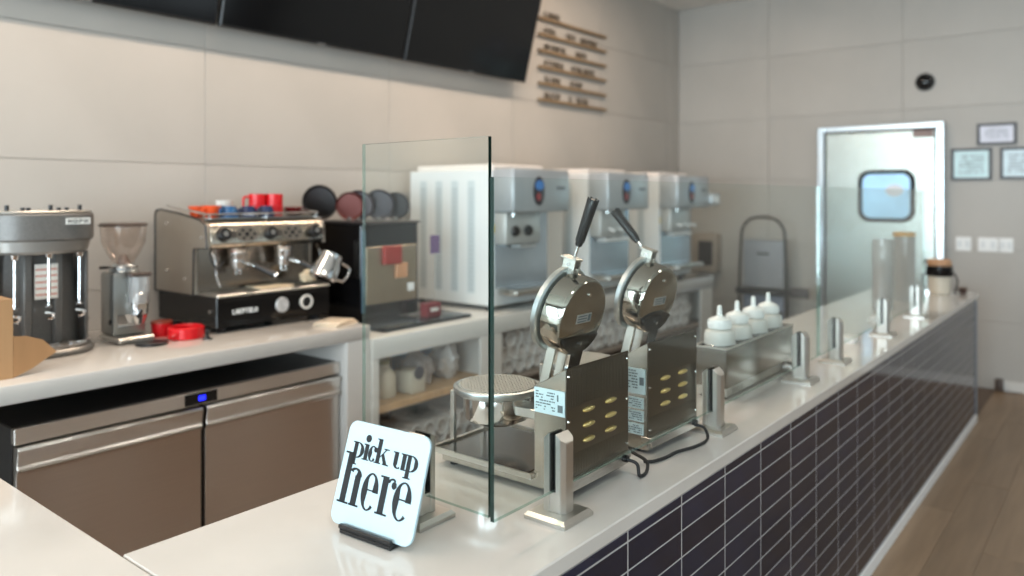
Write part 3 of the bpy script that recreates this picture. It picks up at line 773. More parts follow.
# goods on the wooden shelf
t = thing('storage_jug', 'cream plastic jug with handle on the wooden shelf', 'jug', (-3.05, 2.70, .576))
MB().lathe([(0, 0), (.062, 0), (.068, .01), (.066, .11), (.04, .15), (.03, .16), (.03, .17), (0, .17)], 24).build('jug_body', mat('cream_plastic', (205, 196, 176), .4, var=.04), t)
MB().lathe([(0, .1702), (.034, .1702), (.034, .19), (0, .19)], 20).build('jug_cap', mat('olive_cap', (150, 150, 116), .4), t)
MB().tube([(.02, -.05, .145), (.03, -.09, .12), (.03, -.09, .07), (.02, -.063, .05)], .008).build('handle', mat('cream_plastic', (205, 196, 176), .4), t)
t = thing('scoop_tub', 'pale tub with a round dark lid on edge on the wooden shelf', 'tub', (-3.02, 2.86, .576))
MB().box(-.07, .07, -.055, .055, 0, .12, bev=.01, seg=2).build('tub_body', mat('pale_tub', (196, 188, 170), .4, var=.04), t)
MB().cyl((.072, 0, .11), (.078, 0, .11), .035, seg=24).build('round_lid', mat('slate_lid', (72, 72, 80), .4), t)
def bag(x, y, z, sx_, sy_, sz, label, col, sd):
    r_ = random.Random(sd); b = bmesh.new(); bmesh.ops.create_icosphere(b, subdivisions=3, radius=1)
    for v in b.verts:
        n_ = 1+.12*sin(v.co.x*7+sd)+.1*sin(v.co.y*9+sd*2)+.08*sin(v.co.z*11+sd)+r_.uniform(-.05, .05)
        v.co = Vector((v.co.x*sx_*n_, v.co.y*sy_*n_, max(-1, v.co.z*n_)*sz+sz))
    m_ = MB(); m_._take(b); o_ = m_.build('plastic_bag', mat('bag_%d' % sd, col, .25, var=.08), loc=(x, y, z))
    return tag(o_, label, 'bag', 'crumpled bags on the wooden shelf')
bag(-3.12, 3.01, .577, .10, .085, .085, 'crumpled grey plastic bag in the middle of the wooden shelf', (158, 150, 146), 3)
bag(-3.10, 3.21, .577, .10, .072, .095, 'crumpled pale bag at the right end of the wooden shelf', (184, 178, 172), 5)
bag(-3.35, 2.66, .577, .14, .12, .09, 'dark bluish bag at the back left of the wooden shelf', (84, 86, 98), 7)
t = thing('blue_box', 'pale blue box at the back right of the wooden shelf', 'box', (-3.38, 3.24, .576))
MB().box(-.09, .09, -.11, .11, 0, .20, bev=.003).build('carton', mat('pale_blue_card', (150, 182, 222), .6, var=.03), t)
MB().box(-.092, .092, -.112, .112, .2, .222, bev=.002).build('lid', mat('pale_blue_card', (150, 182, 222), .6), t)

# ------------------------------------------------------------------ two door undercounter fridge
FX = -2.96
F = thing('undercounter_fridge', 'stainless two door undercounter fridge with blue display', 'fridge', (FX, 1.655, 0))
y0, y1 = -.69, .69
MB().box(-.70, -.03, y0, y1, .10, .828, bev=.004).build('cabinet_body', mat('fridge_dark_side', (52, 48, 46), .4, .5), F)
MB().box(-.03, .0, y0, y1, .772, .828, bev=.003).build('top_fascia', DSTEEL, F)
MB().box(0, .004, -.085, .055, .777, .823, bev=.001).build('control_panel', BLACKG, F)
MB().box(.004, .0045, -.028, .002, .79, .81).build('display', mat('blue_display', (30, 40, 255), .3, emis=3.0), F)
for s in (-1, 1):
    a, b_ = (y0+.003, -.012) if s < 0 else (.0, y1-.003)
    d = MB(); P = [(-.028, .765), (.014, .765), (.02, .755), (.006, .70), (.012, .692), (.014, .686), (.0, .668), (-.0, .13), (-.028, .13)]
    d.prism(P, a+.003, b_-.003, 'y', bev=.0015)
    dd = d.build('door', DSTEEL, F)
    MB().tube([(.018, a+.01, .687), (.018, b_-.01, .687)], .0055, sub=1).build('pull_rail', mat('bright_rail', (190, 182, 172), .28, 1), dd)
MB().box(-.02, -.004, -.012, .0, .13, .765).build('door_gap_seal', BLACK, F)
for x in (-.62, -.08):
    for y in (-.6, .6):
        c = MB().box(x-.02, x+.02, y-.015, y+.015, .07, .10).cyl((x, y-.012, .04), (x, y+.012, .04), .04, seg=18, bev=.004).build('caster', RUBBER, F)

# ------------------------------------------------------------------ milkshake mixer
MX = thing('milkshake_mixer', 'grey three spindle milkshake mixer at the left end', 'mixer', (-3.42, 1.205, BZ))
def oval(a, b_, n=32, e=2.6, cx=0, cy_=0):
    P = []
    for k in range(n):
        t_ = 2*pi*k/n; c_, s_ = cos(t_), sin(t_)
        P.append((cx+a*math.copysign(abs(c_)**(2/e), c_), cy_+b_*math.copysign(abs(s_)**(2/e), s_)))
    return P
MB().prism(oval(.16, .19), 0, .03, 'z', bev=.010).build('base', mat('mixer_base_grey', (128, 126, 122), .3, .6), MX)
MB().prism(oval(.15, .178), .0302, .04, 'z', bev=.003).build('base_tray', MIXG, MX)
MB().lathe([(0, .04), (.178, .04), (.172, .10), (.160, .25), (.150, .404), (0, .404)], 40, Matrix.Translation((-.065, 0, 0))@Matrix.Diagonal((.45, 1, 1, 1))).build('column', MIXG, MX)
for y in (-.052, .06):
    MB().prism([(-.03, y-.028), (.035, y-.014), (.035, y+.014), (-.03, y+.028)], .04, .404, 'z', bev=.003).build('fin', MIXG, MX)
for y in (-.17, .168):
    MB().prism([(-.12, y-.012), (.03, y-.006), (.03, y+.006), (-.12, y+.012)], .04, .404, 'z', bev=.002).build('fin', MIXG, MX)
MB().lathe([(0, .405), (.135, .405), (.145, .415), (.152, .455), (0, .455)], 40, Matrix.Diagonal((1.0, 1.22, 1, 1))).build('head_skirt', mat('mixer_pale_skirt', (150, 148, 144), .3, .6, var=.05), MX)
MB().prism(oval(.155, .19), .4555, .565, 'z', bev=.008).build('head', MIXG, MX)
MB().prism(oval(.15, .185), .5655, .574, 'z', bev=.004).build('top_plate', STEELH, MX)
MB().box(.150, .157, .04, .13, .52, .545).build('name_plate', mat('name_plate_white', (220, 220, 215), .4), MX)
mm = MB(); rr = random.Random(2)
for k in range(4):
    for a, bz, cc, d in GLY[(k*2+1) % 6]: mm.box(.157, .158, .047+k*.02+a*.014, .047+k*.02+cc*.014, .525+bz*.015, .525+d*.015)
mm.build('name_lettering', INK, MX)
for y in (-.125, -.07, -.05, .03, .06, .09, .14):
    MB().cyl((.03, y, .574), (.03, y, .574+(.022 if y in (-.125, .03, .14) else .012)), .008, seg=12).build('switch', BLACK, MX)
for y in (-.115, .005, .118):
    MB().cyl((.085, y, .404), (.085, y, .385), .016, .011, seg=16).build('spindle_collar', CHROME, MX)
    s_ = MB().cyl((.085, y, .385), (.085, y, .20), .0045, seg=10).build('spindle', CHROME, MX)
    MB().cyl((.085, y, .20), (.085, y, .194), .016, seg=18, bev=.002).build('agitator', CHROME, s_)
    MB().tube([(.075, y-.01, .17), (.09, y+.012, .165), (.085, y+.014, .15), (.075, y, .145)], .006).build('cup_rest', CHROME, MX)
    MB().lathe([(0, .04), (.045, .04), (.045, .048), (.038, .05), (0, .05)], 24, Matrix.Translation((.07, y, 0))).build('cup_seat', CHROME, MX)
MB().box(.036, .0375, .035-.065+.0, .035+.02-.0, .22, .36).build('instruction_sticker', WHITEC, MX)
m = MB()
for q in range(5): m.box(.0375, .038, -.027, .052, .235+.025*q, .241+.025*q)
m.build('sticker_bars', mat('salmon_ink', (206, 130, 110), .5), MX)

# cardboard box
CB = thing('cardboard_box', 'open brown cardboard box at the left edge with a flap', 'box', (-3.07, .875, BZ), 0)
m = MB(); 
m.box(-.15, .055, .10, .105, 0, .275).box(-.15, .055, -.2, -.195, 0, .275).box(.05, .055, -.195, .10, 0, .275).box(-.15, -.145, -.195, .10, 0, .275).box(-.145, .05, -.195, .10, 0, .005)
m.build('box_walls', CARD, CB)
fl = MB(); fl.prism([(0, 0), (.07, .02), (.165, .062), (.11, .115), (.05, .138), (0, .145)], 0, .004, 'x', M=Matrix.Translation((.05, .1052, -.0))@Matrix.Rotation(radians(18), 4, 'Z'))
fl.build('flap', CARD, CB)
MB().box(.0552, .0558, -.02, -.005, .11, .14).build('printed_mark', INK, CB)

# ------------------------------------------------------------------ coffee grinder
G = thing('coffee_grinder', 'silver coffee grinder with clear bean hopper', 'grinder', (-3.40, 1.545, BZ))
MB().box(-.11, .09, -.075, .075, .006, .03, bev=.006).build('base', STEELH, G)
MB().box(-.11, .02, -.07, .07, .0305, .30, bev=.012, seg=2).build('body', mat('grinder_silver', (150, 150, 146), .3, .85, var=.05), G)
MB().cyl((-.04, 0, .30), (-.04, 0, .335), .06, .045, seg=28, bev=.005).build('collar', CAST, G)
MB().torus((-.04, 0, .322), .057, .004).build('adjust_ring', CHROME, G)
MB().cyl((-.04, -.05, .322), (-.04, -.10, .324), .005, .007, seg=12).build('adjust_lever', BLACK, G)
hp = clear('hopper_plastic', (251, 248, 246), .08, haze=.02, hazecol=(200, 185, 175))
MB().lathe([(.042, .335), (.048, .35), (.066, .38), (.088, .43), (.094, .50), (.091, .50), (.085, .432), (.063, .382), (.045, .352)], 32, Matrix.Translation((-.04, 0, 0))).build('hopper', hp, G)
MB().lathe([(0, .5), (.098, .5), (.099, .506), (.09, .514), (0, .516)], 32, Matrix.Translation((-.04, 0, 0))).build('hopper_lid', mat('brown_lid', (66, 54, 48), .35), G)
MB().lathe([(0, .335), (.03, .335), (.012, .375), (0, .38)], 16, Matrix.Translation((-.04, 0, 0))).build('hopper_funnel', mat('hopper_inner', (150, 128, 116), .4), G)
MB().box(.02, .075, -.02, .07, .285, .30, bev=.003).build('doser_lid', mat('brown_lid', (66, 54, 48), .35), G)
MB().cyl((.05, .025, .17), (.05, .025, .284), .042, seg=28).build('doser_chamber', ACRYL, G)
MB().cyl((.05, .025, .12), (.05, .025, .215), .036, .04, seg=28, bev=.004).build('doser_drum', CHROME, G)
MB().lathe([(.02, .08), (.035, .119), (.02, .119)], 20, Matrix.Translation((.05, .025, 0))).build('dosing_chute', CHROME, G)
MB().cyl((.085, .02, .14), (.12, -.01, .12), .006, .009, seg=12).build('doser_lever', BLACK, G)
MB().box(.021, .026, -.055, .05, .07, .12, bev=.001).build('steel_plate', CHROME, G)
MB().cyl((.0, -.0701, .09), (.0, -.078, .09), .011, seg=14).build('power_switch', BLACK, G)
MB().cyl((.155, .03, .0005), (.155, .03, .012), .065, seg=32, bev=.002).build('ground_tray', BLACK, G)
tag(MB().tube([(-3.58, 1.46, BZ+.09), (-3.60, 1.43, BZ+.12), (-3.64, 1.43, BZ+.10), (-3.60, 1.45, BZ+.03), (-3.58, 1.42, BZ+.02), (-3.62, 1.41, BZ+.05), (-3.66, 1.44, BZ+.02), (-3.72, 1.50, BZ+.007)], .004).build('coiled_wire', mat('grey_wire', (120, 112, 106), .5)), 'coiled grey wire between the mixer and the grinder', 'cord')

# red tamper tray items
t = thing('tamper_mat', 'red round tamping tub on the counter beside the grinder', 'tub', (-3.28, 1.745, BZ), 0)
MB().lathe([(0, 0), (.072, 0), (.077, .005), (.077, .048), (.070, .053), (.066, .048), (.066, .01), (0, .01)], 28).build('tub_body', RED, t)
MB().box(.02, .06, -.088, -.070, .02, .035, bev=.004).build('tub_lug', RED, t)
t = thing('knock_cup', 'smaller red cup behind the red tub', 'cup', (-3.41, 1.70, BZ), 0)
MB().lathe([(0, 0), (.04, 0), (.045, .06), (.04, .06), (.035, .008), (0, .008)], 24).build('cup_body', RED, t)
MB().lathe([(0, .0602), (.046, .0602), (.046, .068), (0, .07)], 24).build('cup_top', mat('rust_top', (150, 66, 48), .4), t)
t = thing('tamper', 'small black tamper standing in front of the red tub', 'tamper', (-3.16, 1.78, BZ), 0)
MB().lathe([(0, 0), (.02, 0), (.02, .008), (.008, .012), (.007, .025), (.013, .038), (.01, .048), (0, .05)], 18).build('tamper_body', BLACK, t)
MB().torus((0, 0, .004), .0205, .002).build('base_ring', CHROME, t)

# ------------------------------------------------------------------ espresso machine (front towards +x)
E = thing('espresso_machine', 'chrome and black two group espresso machine with cups on top', 'coffee machine', (-3.24, 1.865, BZ))
L_ = .64   # along y
MB().box(-.54, 0, .004, L_-.004, .025, .165, bev=.004).build('lower_body', BLACKG, E)
side = [(-.54, .166), (-.54, .545), (-.525, .562), (-.48, .566), (-.30, .548), (-.12, .522), (-.065, .50), (-.055, .39), (-.17, .385), (-.175, .166)]
MB().prism(side, -.012, .006, 'y', bev=.003).build('side_panel', mat('side_taupe_steel', (170, 160, 148), .35, .8, var=.04), E)
MB().prism(side, L_-.006, L_+.012, 'y', bev=.003).build('side_panel', mat('side_taupe_steel', (170, 160, 148), .35, .8, var=.04), E)
edge = MB(); S3 = [(x, -.013, z) for x, z in side]
edge.tube(S3+[S3[0]], .0045, sub=1); edge.build('side_trim', BLACK, E)
for x, z in ((-.42, .50), (-.10, .44), (-.42, .27), (-.25, .24), (-.05, .10)):
    MB().cyl((x, -.012 if z > .17 else .004, z), (x, -.018 if z > .17 else -.003, z), .008, seg=12).build('screw', CHROME, E)
MB().box(-.49, -.18, .0065, L_-.0065, .166, .52).build('boiler_body', STEELH, E)
MB().prism([(-.18, .38), (-.055, .392), (-.042, .41), (-.062, .488), (-.08, .51), (-.18, .522)], .0065, L_-.0065, 'y', bev=.003).build('head', mat('head_steel', (176, 166, 152), .2, .95, var=.04), E)
MB().box(-.48, -.10, .01, L_-.01, .5225, .527).build('cup_tray', STEELH, E)
m = MB(); m.tube([(-.09, .01, .545), (-.09, L_-.01, .545)], .005, sub=1).tube([(-.46, .01, .585), (-.09, .01, .545)], .005, sub=1).tube([(-.46, L_-.01, .585), (-.09, L_-.01, .545)], .005, sub=1)
for y in (.02, L_/2, L_-.02): m.cyl((-.09, y, .52), (-.09, y, .545), .004, seg=8)
m.build('cup_rail', CHROME, E)
# controls
def onhead(y, u): # point on slanted head face
    return Vector((-.042-.02*u, y, .41+.078*u))
nrm = Vector((.97, 0, .25)).normalized()
for y in (.065, .315, .575):
    p = onhead(y, .5)
    k_ = MB().cyl(p, p+nrm*.03, .034, .030, seg=24, bev=.003).build('steam_knob' if y != .315 else 'water_knob', BLACK, E)
    MB().cyl(p+nrm*.0302, p+nrm*.033, .012, seg=16).build('knob_cap', CHROME, k_)
    p = onhead(y+.052, .5); MB().cyl(p, p+nrm*.006, .018, seg=20).build('gauge', mat('gauge_grey', (90, 86, 82), .3, .5), E)
for y in (.19, .445):
    p = onhead(y, .5)
    q = nrm.to_track_quat('Z', 'Y').to_matrix().to_4x4(); q.translation = p
    MB().lathe([(0, 0), (.036, 0), (.036, .003), (0, .003)], 24, q@Matrix.Diagonal((1.7, 1, 1, 1))).build('button_pad', mat('pad_grey', (120, 114, 106), .35, .6), E)
    for a in range(6):
        c = q@Vector((.040*cos(a*pi/3), .022*sin(a*pi/3), .003)); MB().cyl(c, c+nrm*.003, .0075, seg=12).build('button', INK, E)
    c = q@Vector((0, 0, .003)); MB().cyl(c, c+nrm*.003, .011, seg=14).build('button', INK, E)
# groups and portafilters
for i, y in enumerate((.175, .43)):
    g = MB().cyl((-.105, y, .36), (-.105, y, .385), .045, .05, seg=28, bev=.003).cyl((-.105, y, .325), (-.105, y, .36), .04, .045, seg=28, bev=.003).build('group_head', CHROME, E)
    pf = MB().cyl((-.105, y, .285), (-.105, y, .324), .034, .038, seg=24, bev=.003).cyl((-.105, y-.012, .255), (-.105, y-.012, .285), .007, seg=10).cyl((-.105, y+.012, .255), (-.105, y+.012, .285), .007, seg=10).cyl((-.07, y+.015, .31), (-.02, y+.04, .30), .008, seg=12).build('portafilter', CHROME, E)
    MB().cyl((-.02, y+.04, .30), (.065, y+.095, .255), .012, .017, seg=16, bev=.003).build('handle', BLACK, pf)
    MB().cyl((.065, y+.095, .255), (.072, y+.099, .251), .015, seg=16).build('handle_cap', CHROME, pf)
# backsplash, drip tray
MB().box(-.18, -.176, .01, L_-.01, .17, .38).build('splash_panel', mat('splash_steel', (140, 130, 120), .2, .95, var=.05), E)
MB().box(-.175, .006, .006, L_-.006, .1655, .178, bev=.003).build('drip_tray', STEELH, E)
m = MB()
for k in range(30):
    y = .03+k*.0215; m.box(-.165, -.012, y, y+.008, .1785, .182)
m.build('drip_grate', STEELH, E)
MB().box(-.15, -.01, .24, .43, .1825, .19, bev=.003).build('folded_cloth', mat('cream_cloth', (214, 196, 166), .9, var=.05), E)
m = MB(); rr = random.Random(11)
y = .085
for k in range(8):
    for a, bz, cc, d in GLY[(k*5+2) % 6]: m.box(.0, .003, y+a*.013, y+cc*.013, .083+bz*.022, .083+d*.022)
    y += .0165
m.build('maker_lettering', CAP, E)
q = Matrix.Translation((0, .35, .10))@Matrix.Rotation(radians(90), 4, 'Y')
MB().lathe([(0, 0), (.037, 0), (.037, .005), (.034, .008), (0, .008)], 28, q).build('round_badge', mat('badge_silver', (205, 205, 205), .35, .4, var=.2, scale=60), E)
q = Matrix.Translation((0, .49, .10))@Matrix.Rotation(radians(90), 4, 'Y')
MB().lathe([(.026, 0), (.036, 0), (.036, .01), (.026, .01), (.026, 0)], 28, q).build('pressure_gauge', WHITEC, E)
MB().lathe([(0, 0), (.025, 0), (.025, .006), (0, .006)], 28, q).build('gauge_face', BLACK, E)
for x in (-.45, -.05):
    for y in (.06, L_-.06): MB().cyl((x, y, 0), (x, y, .025), .022, .026, seg=18).build('foot', BLACK, E)
for y in (.03, L_-.02):
    w_ = MB().tube([(-.09, y, .38), (-.06, y, .34), (-.055, y+.005, .26), (-.03, y+.01, .21)], .005).build('steam_wand', CHROME, E)
MB().tube([(-.09, .03, .385), (-.05, .0, .35), (-.04, .03, .30), (-.03, .06, .33)], .004).build('hose', BLACK, E)
# milk pitcher hanging at the right wand
t = thing('milk_pitcher', 'steel milk pitcher hanging on the steam wand at right', 'pitcher', (-3.085, 2.335, BZ+.225), 0)
Mt = Matrix.Rotation(radians(-28), 4, 'X')@Matrix.Scale(1.25, 4)
MB().lathe([(0, 0), (.05, 0), (.054, .006), (.052, .05), (.042, .085), (.043, .105), (.040, .105), (.039, .085), (.048, .05), (.048, .01), (0, .008)], 28, Mt).build('pitcher_body', CHROME, t)
MB().tube([Mt@Vector((.02, .045, .09)), Mt@Vector((.03, .085, .08)), Mt@Vector((.03, .08, .03)), Mt@Vector((.02, .05, .02))], .006).build('pitcher_handle', CHROME, t)
t = thing('cleaning_cloth', 'cream cloth bundled below the hanging pitcher', 'cloth', (-3.285, 2.40, BZ+.1905), 0)
b = bmesh.new(); bmesh.ops.create_icosphere(b, subdivisions=3, radius=1)
for v in b.verts:
    n_ = 1+.15*sin(v.co.x*6)+.12*sin(v.co.y*8+1)+.1*sin(v.co.z*9); v.co = Vector((v.co.x*.035*n_, v.co.y*.035*n_, max(0, v.co.z*.035*n_+.03)))
m = MB(); m._take(b); m.build('cloth_bundle', mat('cream_cloth', (214, 196, 166), .9, var=.05), t)
# things on the cup tray: z of tray top
TZ = BZ+.5275
def cup(x, y, mt, label, r=.04, h=.06, z=None, handle=True, name='coffee_cup', inv=False, ha=-1.2):
    t = thing(name, label, 'cup', (x, y, z if z is not None else TZ), 0, 'cups on top of the espresso machine')
    P = [(0, 0), (r*.62, 0), (r*.8, h*.25), (r, h), (r*.92, h), (r*.72, h*.28), (0, h*.12)]
    if inv: P = [(rr_, h-zz) for rr_, zz in P][::-1]
    MB().lathe(P, 24).build('cup_body', mt, t)
    if handle:
        c_, s_ = cos(ha), sin(ha)
        MB().tube([(c_*r*.85, s_*r*.85, h*.8), (c_*r*1.5, s_*r*1.5, h*.72), (c_*r*1.45, s_*r*1.45, h*.35), (c_*r*.75, s_*r*.75, h*.28)], .005, sub=4).build('handle', mt, t)
    return t
cup(-3.43, 1.955, ORANGE, 'orange cup at the left end on top of the espresso machine', .045, .058)
cup(-3.54, 1.94, ORANGE, 'orange cup partly behind the front orange one', .04, .055, ha=2)
cup(-3.40, 2.03, BLUEC, 'mid blue cup next to the orange cup', .045, .055, inv=True)
cup(-3.53, 2.04, BLUEC, 'mid blue cup in the second row behind', .045, .055, ha=2)
cup(-3.60, 2.12, WHITEC, 'white cup between the blue and navy cups', .045, .082, ha=2)
cup(-3.40, 2.13, NAVYC, 'navy cup left of its navy twin on the machine', .045, .055, inv=True)
cup(-3.40, 2.23, NAVYC, 'navy cup right of its navy twin on the machine', .045, .055, inv=True)
# red mugs, two side by side
def mug(x, y, label, ha):
    t = thing('red_mug', label, 'mug', (x, y, TZ), 0, 'red mugs on the espresso machine')
    m = MB(); m.lathe([(0, 0), (.04, 0), (.043, .004), (.043, .115), (.039, .115), (.039, .01), (0, .01)], 28)
    for z in (.03, .055, .08): m.torus((0, 0, z), .043, .0018)
    m.build('mug_body', RED, t)
    c_, s_ = cos(ha), sin(ha)
    MB().tube([(c_*.042, s_*.042, .10), (c_*.075, s_*.075, .095), (c_*.075, s_*.075, .04), (c_*.042, s_*.042, .03)], .006).build('handle', RED, t)
mug(-3.50, 2.245, 'left tall red mug on top of the espresso machine', -1.6)
mug(-3.47, 2.325, 'right tall red mug on top of the espresso machine', 2.8)
t = thing('red_saucer_stack', 'low stack of dark red saucers right of the red mugs', 'saucers', (-3.46, 2.435, TZ), 0)
for k in range(4): MB().lathe([(0, .011*k), (.03, .011*k), (.056, .011*k+.012), (.054, .011*k+.014), (0, .011*k+.006)], 28).build('saucer', mat('dark_red_glaze', (120, 26, 30), .25, var=.08), t)

# napkin pile on the counter beside the espresso machine
t = thing('paper_towel_pile', 'flat pile of cream paper towels at the end of the higher counter', 'napkins', (-3.06, 2.40, BZ), .2)
for k in range(3):
    MB().box(-.075+.006*k, .075-.004*k, -.085, .085-.008*k, .007*k, .007*k+.0065, bev=.002, M=Matrix.Rotation(.12*k, 4, 'Z')).build('towel', mat('cream_paper', (214, 196, 172), .9, var=.08), t)

# ------------------------------------------------------------------ black brewer with round pans on top
K = thing('black_brewer', 'tall black countertop brewer with steel front panel', 'coffee machine', (-3.18, 2.86, LZ), 0)
MB().box(-.46, 0, -.20, .22, .04, .55, bev=.006).build('housing', BLACKG, K)
MB().box(.0, .006, -.17, .20, .12, .43, bev=.002).build('front_panel', mat('front_panel_steel', (176, 162, 140), .3, .9, var=.05), K)
MB().box(.0, .012, -.197, -.178, .08, .52, bev=.002).build('corner_trim', mat('blue_grey_trim', (66, 92, 112), .3, .4), K)
MB().box(.006, .008, .13, .18, .17, .215).build('notice', CAP, K)
MB().box(.0065, .03, -.06, .07, .33, .43, bev=.004).build('red_reflection', mat('dull_red', (150, 44, 36), .4, var=.08), K)  # red and tan blocks paint a reflection in the glass as solid parts
MB().box(.0065, .022, .03, .12, .25, .33, bev=.004).build('tan_reflection', mat('amber', (206, 150, 110), .4, var=.08), K)
MB().box(-.46, .20, -.215, .46, 0, .022, bev=.01, seg=2).build('base_plate', BLACKG, K)
MB().box(-.46, .02, -.20, .22, .5505, .565, bev=.004).build('top_plate', BLACK, K)
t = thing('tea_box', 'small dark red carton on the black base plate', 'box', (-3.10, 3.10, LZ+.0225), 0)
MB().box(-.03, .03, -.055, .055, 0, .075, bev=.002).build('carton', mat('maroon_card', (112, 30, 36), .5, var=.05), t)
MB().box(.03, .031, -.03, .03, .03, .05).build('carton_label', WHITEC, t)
t = thing('purple_reflection', 'small purple square painting a reflection in the glass, behind the brewer', 'reflected_square', (-3.14, 3.16, LZ+.0225))
MB().box(-.07, -.066, .045, .12, .34, .45).build('reflected_square', mat('purple_reflection', (106, 82, 122), .5, var=.05), t)  # purple part of the same glass reflection, painted as a solid square
MB().cyl((-.068, .083, 0), (-.068, .083, .345), .004, seg=8).build('square_post', STEELH, t)
def pan(x, y, r, lab, tone):
    t = thing('round_pan', lab, 'pan', (x, y, LZ+.5655), 0, 'round pans standing on the brewer')
    R = Matrix.Translation((0, 0, r+.004))@Matrix.Rotation(radians(38), 4, 'Z')@Matrix.Rotation(radians(98), 4, 'X')
    MB().lathe([(0, 0), (r*.85, 0), (r, .012), (r, .018), (r*.84, .006), (0, .006)], 32, R).build('pan_body', mat(tone[0], tone[1], .3, .3, var=.05), t)
    MB().cyl((-.012, -.012, .0105), (.012, -.012, .0105), .01, seg=10).build('pan_foot', CHROME, t)
pan(-3.56, 2.685, .10, 'black round pan farthest left on the brewer', ('pan_black', (30, 27, 27)))
pan(-3.42, 2.785, .08, 'reddish rimmed round pan second from left on the brewer', ('pan_rust', (96, 46, 40)))
pan(-3.40, 2.83, .085, 'grey round pan third from left on the brewer', ('pan_grey', (70, 62, 66)))
pan(-3.34, 2.93, .088, 'dark grey round pan fourth from left on the brewer', ('pan_dgrey', (56, 52, 56)))
pan(-3.30, 3.02, .08, 'dark round pan farthest right on the brewer', ('pan_black', (30, 27, 27)))

# ------------------------------------------------------------------ soft serve machines (front +x)
def soft(yl, label, knobs):
    S = thing('soft_serve_machine', label, 'ice cream machine', (-3.02, yl, LZ), 0, 'soft serve machines on the back counter')
    wd = .575
    MB().box(-.72, 0, 0, wd, .03, .865, bev=.006).build('cabinet', SHOPW, S)
    MB().box(.0005, .17, 0-.004, wd+.004, .605, .87, bev=.012, seg=2).build('head_cover', MGREY, S)
    MB().box(-.68, -.02, .03, wd-.03, .8655, .90, bev=.006).build('hopper_lid', mat('lid_offwhite', (225, 218, 212), .4), S)
    for q in range(4):
        MB().box(-.62+.14*q, -.56+.14*q, -.003, 0.0, .10, .80, bev=.001).build('side_vent', mat('vent_pale', (196, 205, 208), .35), S)
        m = MB()
        for z in range(24): m.box(-.615+.14*q, -.565+.14*q, -.0045, -.003, .12+.027*z, .13+.027*z)
        m.build('vent_slots', mat('vent_shadow', (170, 178, 182), .5), S)
    # front splash panel and control block
    MB().box(0, .006, .02, wd-.02, .14, .60, bev=.002).build('front_panel', mat('front_blue_steel', (196, 210, 222), .18, .7, var=.08, scale=3), S)
    MB().box(.006, .10, .01, wd-.22, .41, .604, bev=.01, seg=2).build('dispense_head', mat('dispense_grey', (188, 190, 188), .35, .4), S)
    if knobs:
        for y in (.09, .22):
            MB().cyl((.10, y, .49), (.125, y, .49), .033, .03, seg=24, bev=.004).build('knob', BLACK, S)
    else:
        for y in (.12, .24, .36):
            MB().cyl((.055, y, .40), (.055, y, .44), .018, .024, seg=18).build('spout', CAP, S)
            MB().cyl((.10, y, .47), (.15, y, .455), .009, .013, seg=12).build('pull_handle', CAP, S)
        MB().box(.02, .095, .08, wd-.17, .375, .40, bev=.008).build('spout_bar', CAP, S)
    if knobs:
        MB().cyl((.055, .235, .40), (.055, .235, .44), .022, .028, seg=18).build('spout', CAP, S)
        MB().box(.02, .095, .15, .32, .385, .405, bev=.006).build('spout_bar', mat('dispense_grey', (188, 190, 188), .35, .4), S)
    MB().box(.006, .15, .05, wd-.05, .10, .135, bev=.008, seg=2).build('drip_tray', STEELH, S)
    MB().box(.02, .135, .07, wd-.07, .1355, .14).build('drip_grid', CHROME, S)
    q = Matrix.Translation((.17, .245, .735))@Matrix.Rotation(radians(90), 4, 'Y')@Matrix.Diagonal((1.25, .8, 1, 1))
    bd = MB().lathe([(0, 0), (.072, 0), (.072, .004), (.066, .007), (0, .007)], 32, q).build('oval_badge', mat('badge_dark', (38, 36, 44), .3), S)
    q2 = Matrix.Translation((.177, .245, .77))@Matrix.Rotation(radians(90), 4, 'Y')@Matrix.Diagonal((.6, .85, 1, 1))
    MB().lathe([(0, 0), (.05, 0), (.05, .002), (0, .002)], 24, q2).build('badge_blue', mat('badge_blue', (70, 130, 200), .3, var=.1), bd)
    q3 = Matrix.Translation((.177, .235, .70))@Matrix.Rotation(radians(90), 4, 'Y')@Matrix.Diagonal((.7, .6, 1, 1))
    MB().lathe([(0, 0), (.035, 0), (.035, .002), (0, .002)], 20, q3).build('badge_red', mat('badge_red', (160, 60, 64), .3), bd)
    MB().box(.17, .173, wd-.14, wd-.05, .745, .765).build('control_strip', mat('strip_grey', (120, 122, 126), .4), S)
    MB().cyl((.15, .02, .60), (.15, .02, .585), .012, seg=12).build('hinge_knob', CHROME, S)
    MB().box(0.0, .004, .005, .02, .48, .53).build('warning_tag', mat('yellow_tag', (214, 190, 90), .5), S)
    for x in (-.66, -.06):
        for y in (.05, wd-.05): MB().cyl((x, y, 0), (x, y, .03), .022, seg=14).build('foot', BLACK, S)
    return S
soft(3.545, 'white soft serve machine with two black knobs, nearest the glass screen', True)
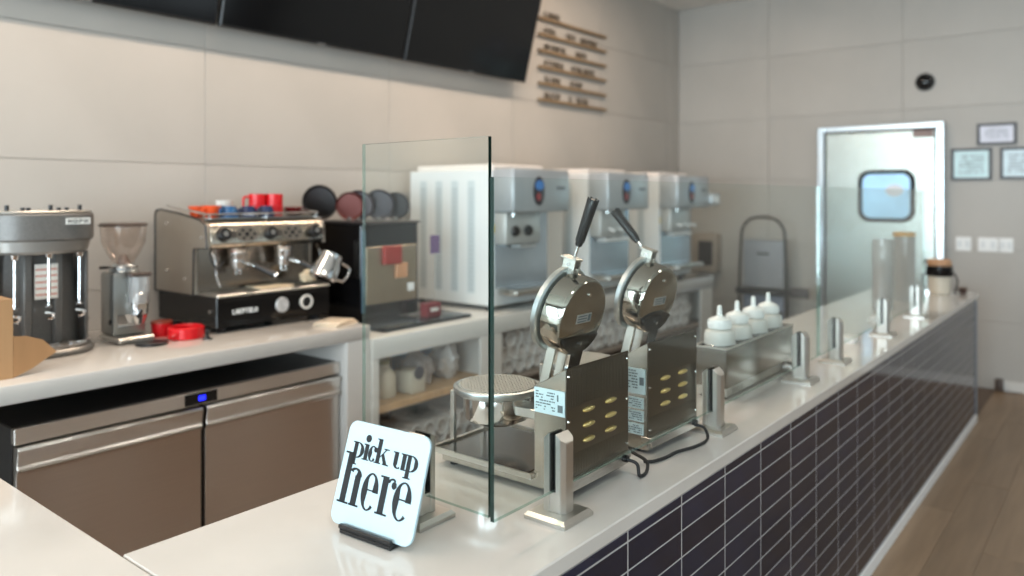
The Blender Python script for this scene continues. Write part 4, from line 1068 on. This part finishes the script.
soft(4.60, 'middle soft serve machine with white spouts, seen between the two waffle lids', False)
s3 = soft(5.66, 'farthest soft serve machine, next to the far wall', False)
t = thing('louvre_stand', 'narrow pale cabinet between the first and middle soft serve machines', 'cabinet', (-3.10, 4.30, LZ), 0)
MB().box(-.5, .0, -.10, .10, 0, .86, bev=.004).build('cabinet_body', mat('warm_white', (206, 202, 196), .4, var=.02), t)
MB().box(0, .004, -.085, .085, .03, .82, bev=.001).build('cabinet_door', mat('warm_white', (206, 202, 196), .4), t)
sa = MB().box(.04, .20, .585, .755, .62, .73, bev=.02, seg=2).build('side_arm', MGREY, s3)
MB().box(.20, .204, .615, .725, .64, .71).build('arm_window', CAP, sa)

# ------------------------------------------------------------------ step ladder with hoop at the far wall
t = thing('step_ladder', 'folded grey step ladder with black hooped handle at the far wall', 'ladder', (-2.78, 7.30, 0), 0)
hoop = [(-.24, 0, .02), (-.235, 0, .70), (-.215, 0, 1.22), (-.19, 0, 1.33), (-.12, 0, 1.40), (0, 0, 1.42), (.12, 0, 1.40), (.19, 0, 1.33), (.215, 0, 1.22), (.235, 0, .70), (.24, 0, .02)]
MB().tube(hoop, .013, seg=10).build('hoop_frame', BLACK, t)
MB().box(-.20, .20, .01, .03, .74, 1.20, bev=.004).build('upper_panel', mat('ladder_grey', (150, 152, 156), .4, .3, var=.04), t)
MB().box(-.06, .06, .0065, .0095, 1.055, 1.075).build('panel_print', INK, t)
MB().box(-.20, .20, .01, .03, .10, .66, bev=.004).build('lower_panel', mat('ladder_bluegrey', (134, 142, 158), .4, .3), t)
MB().box(-.26, .26, -.04, .02, .67, .73, bev=.006).build('cross_bar', BLACK, t)
MB().box(.262, .44, -.02, .02, .66, .76, bev=.02, seg=2).build('side_arm', mat('arm_dark', (70, 66, 68), .5), t)
for s in (-1, 1): MB().box(s*.235-.02, s*.235+.02, -.03, .03, .0, .019, bev=.004).build('foot', RUBBER, t)
for z in (.30, .50): MB().box(-.20, .20, -.06, .009, z, z+.02, bev=.003).build('step', BLACK, t)
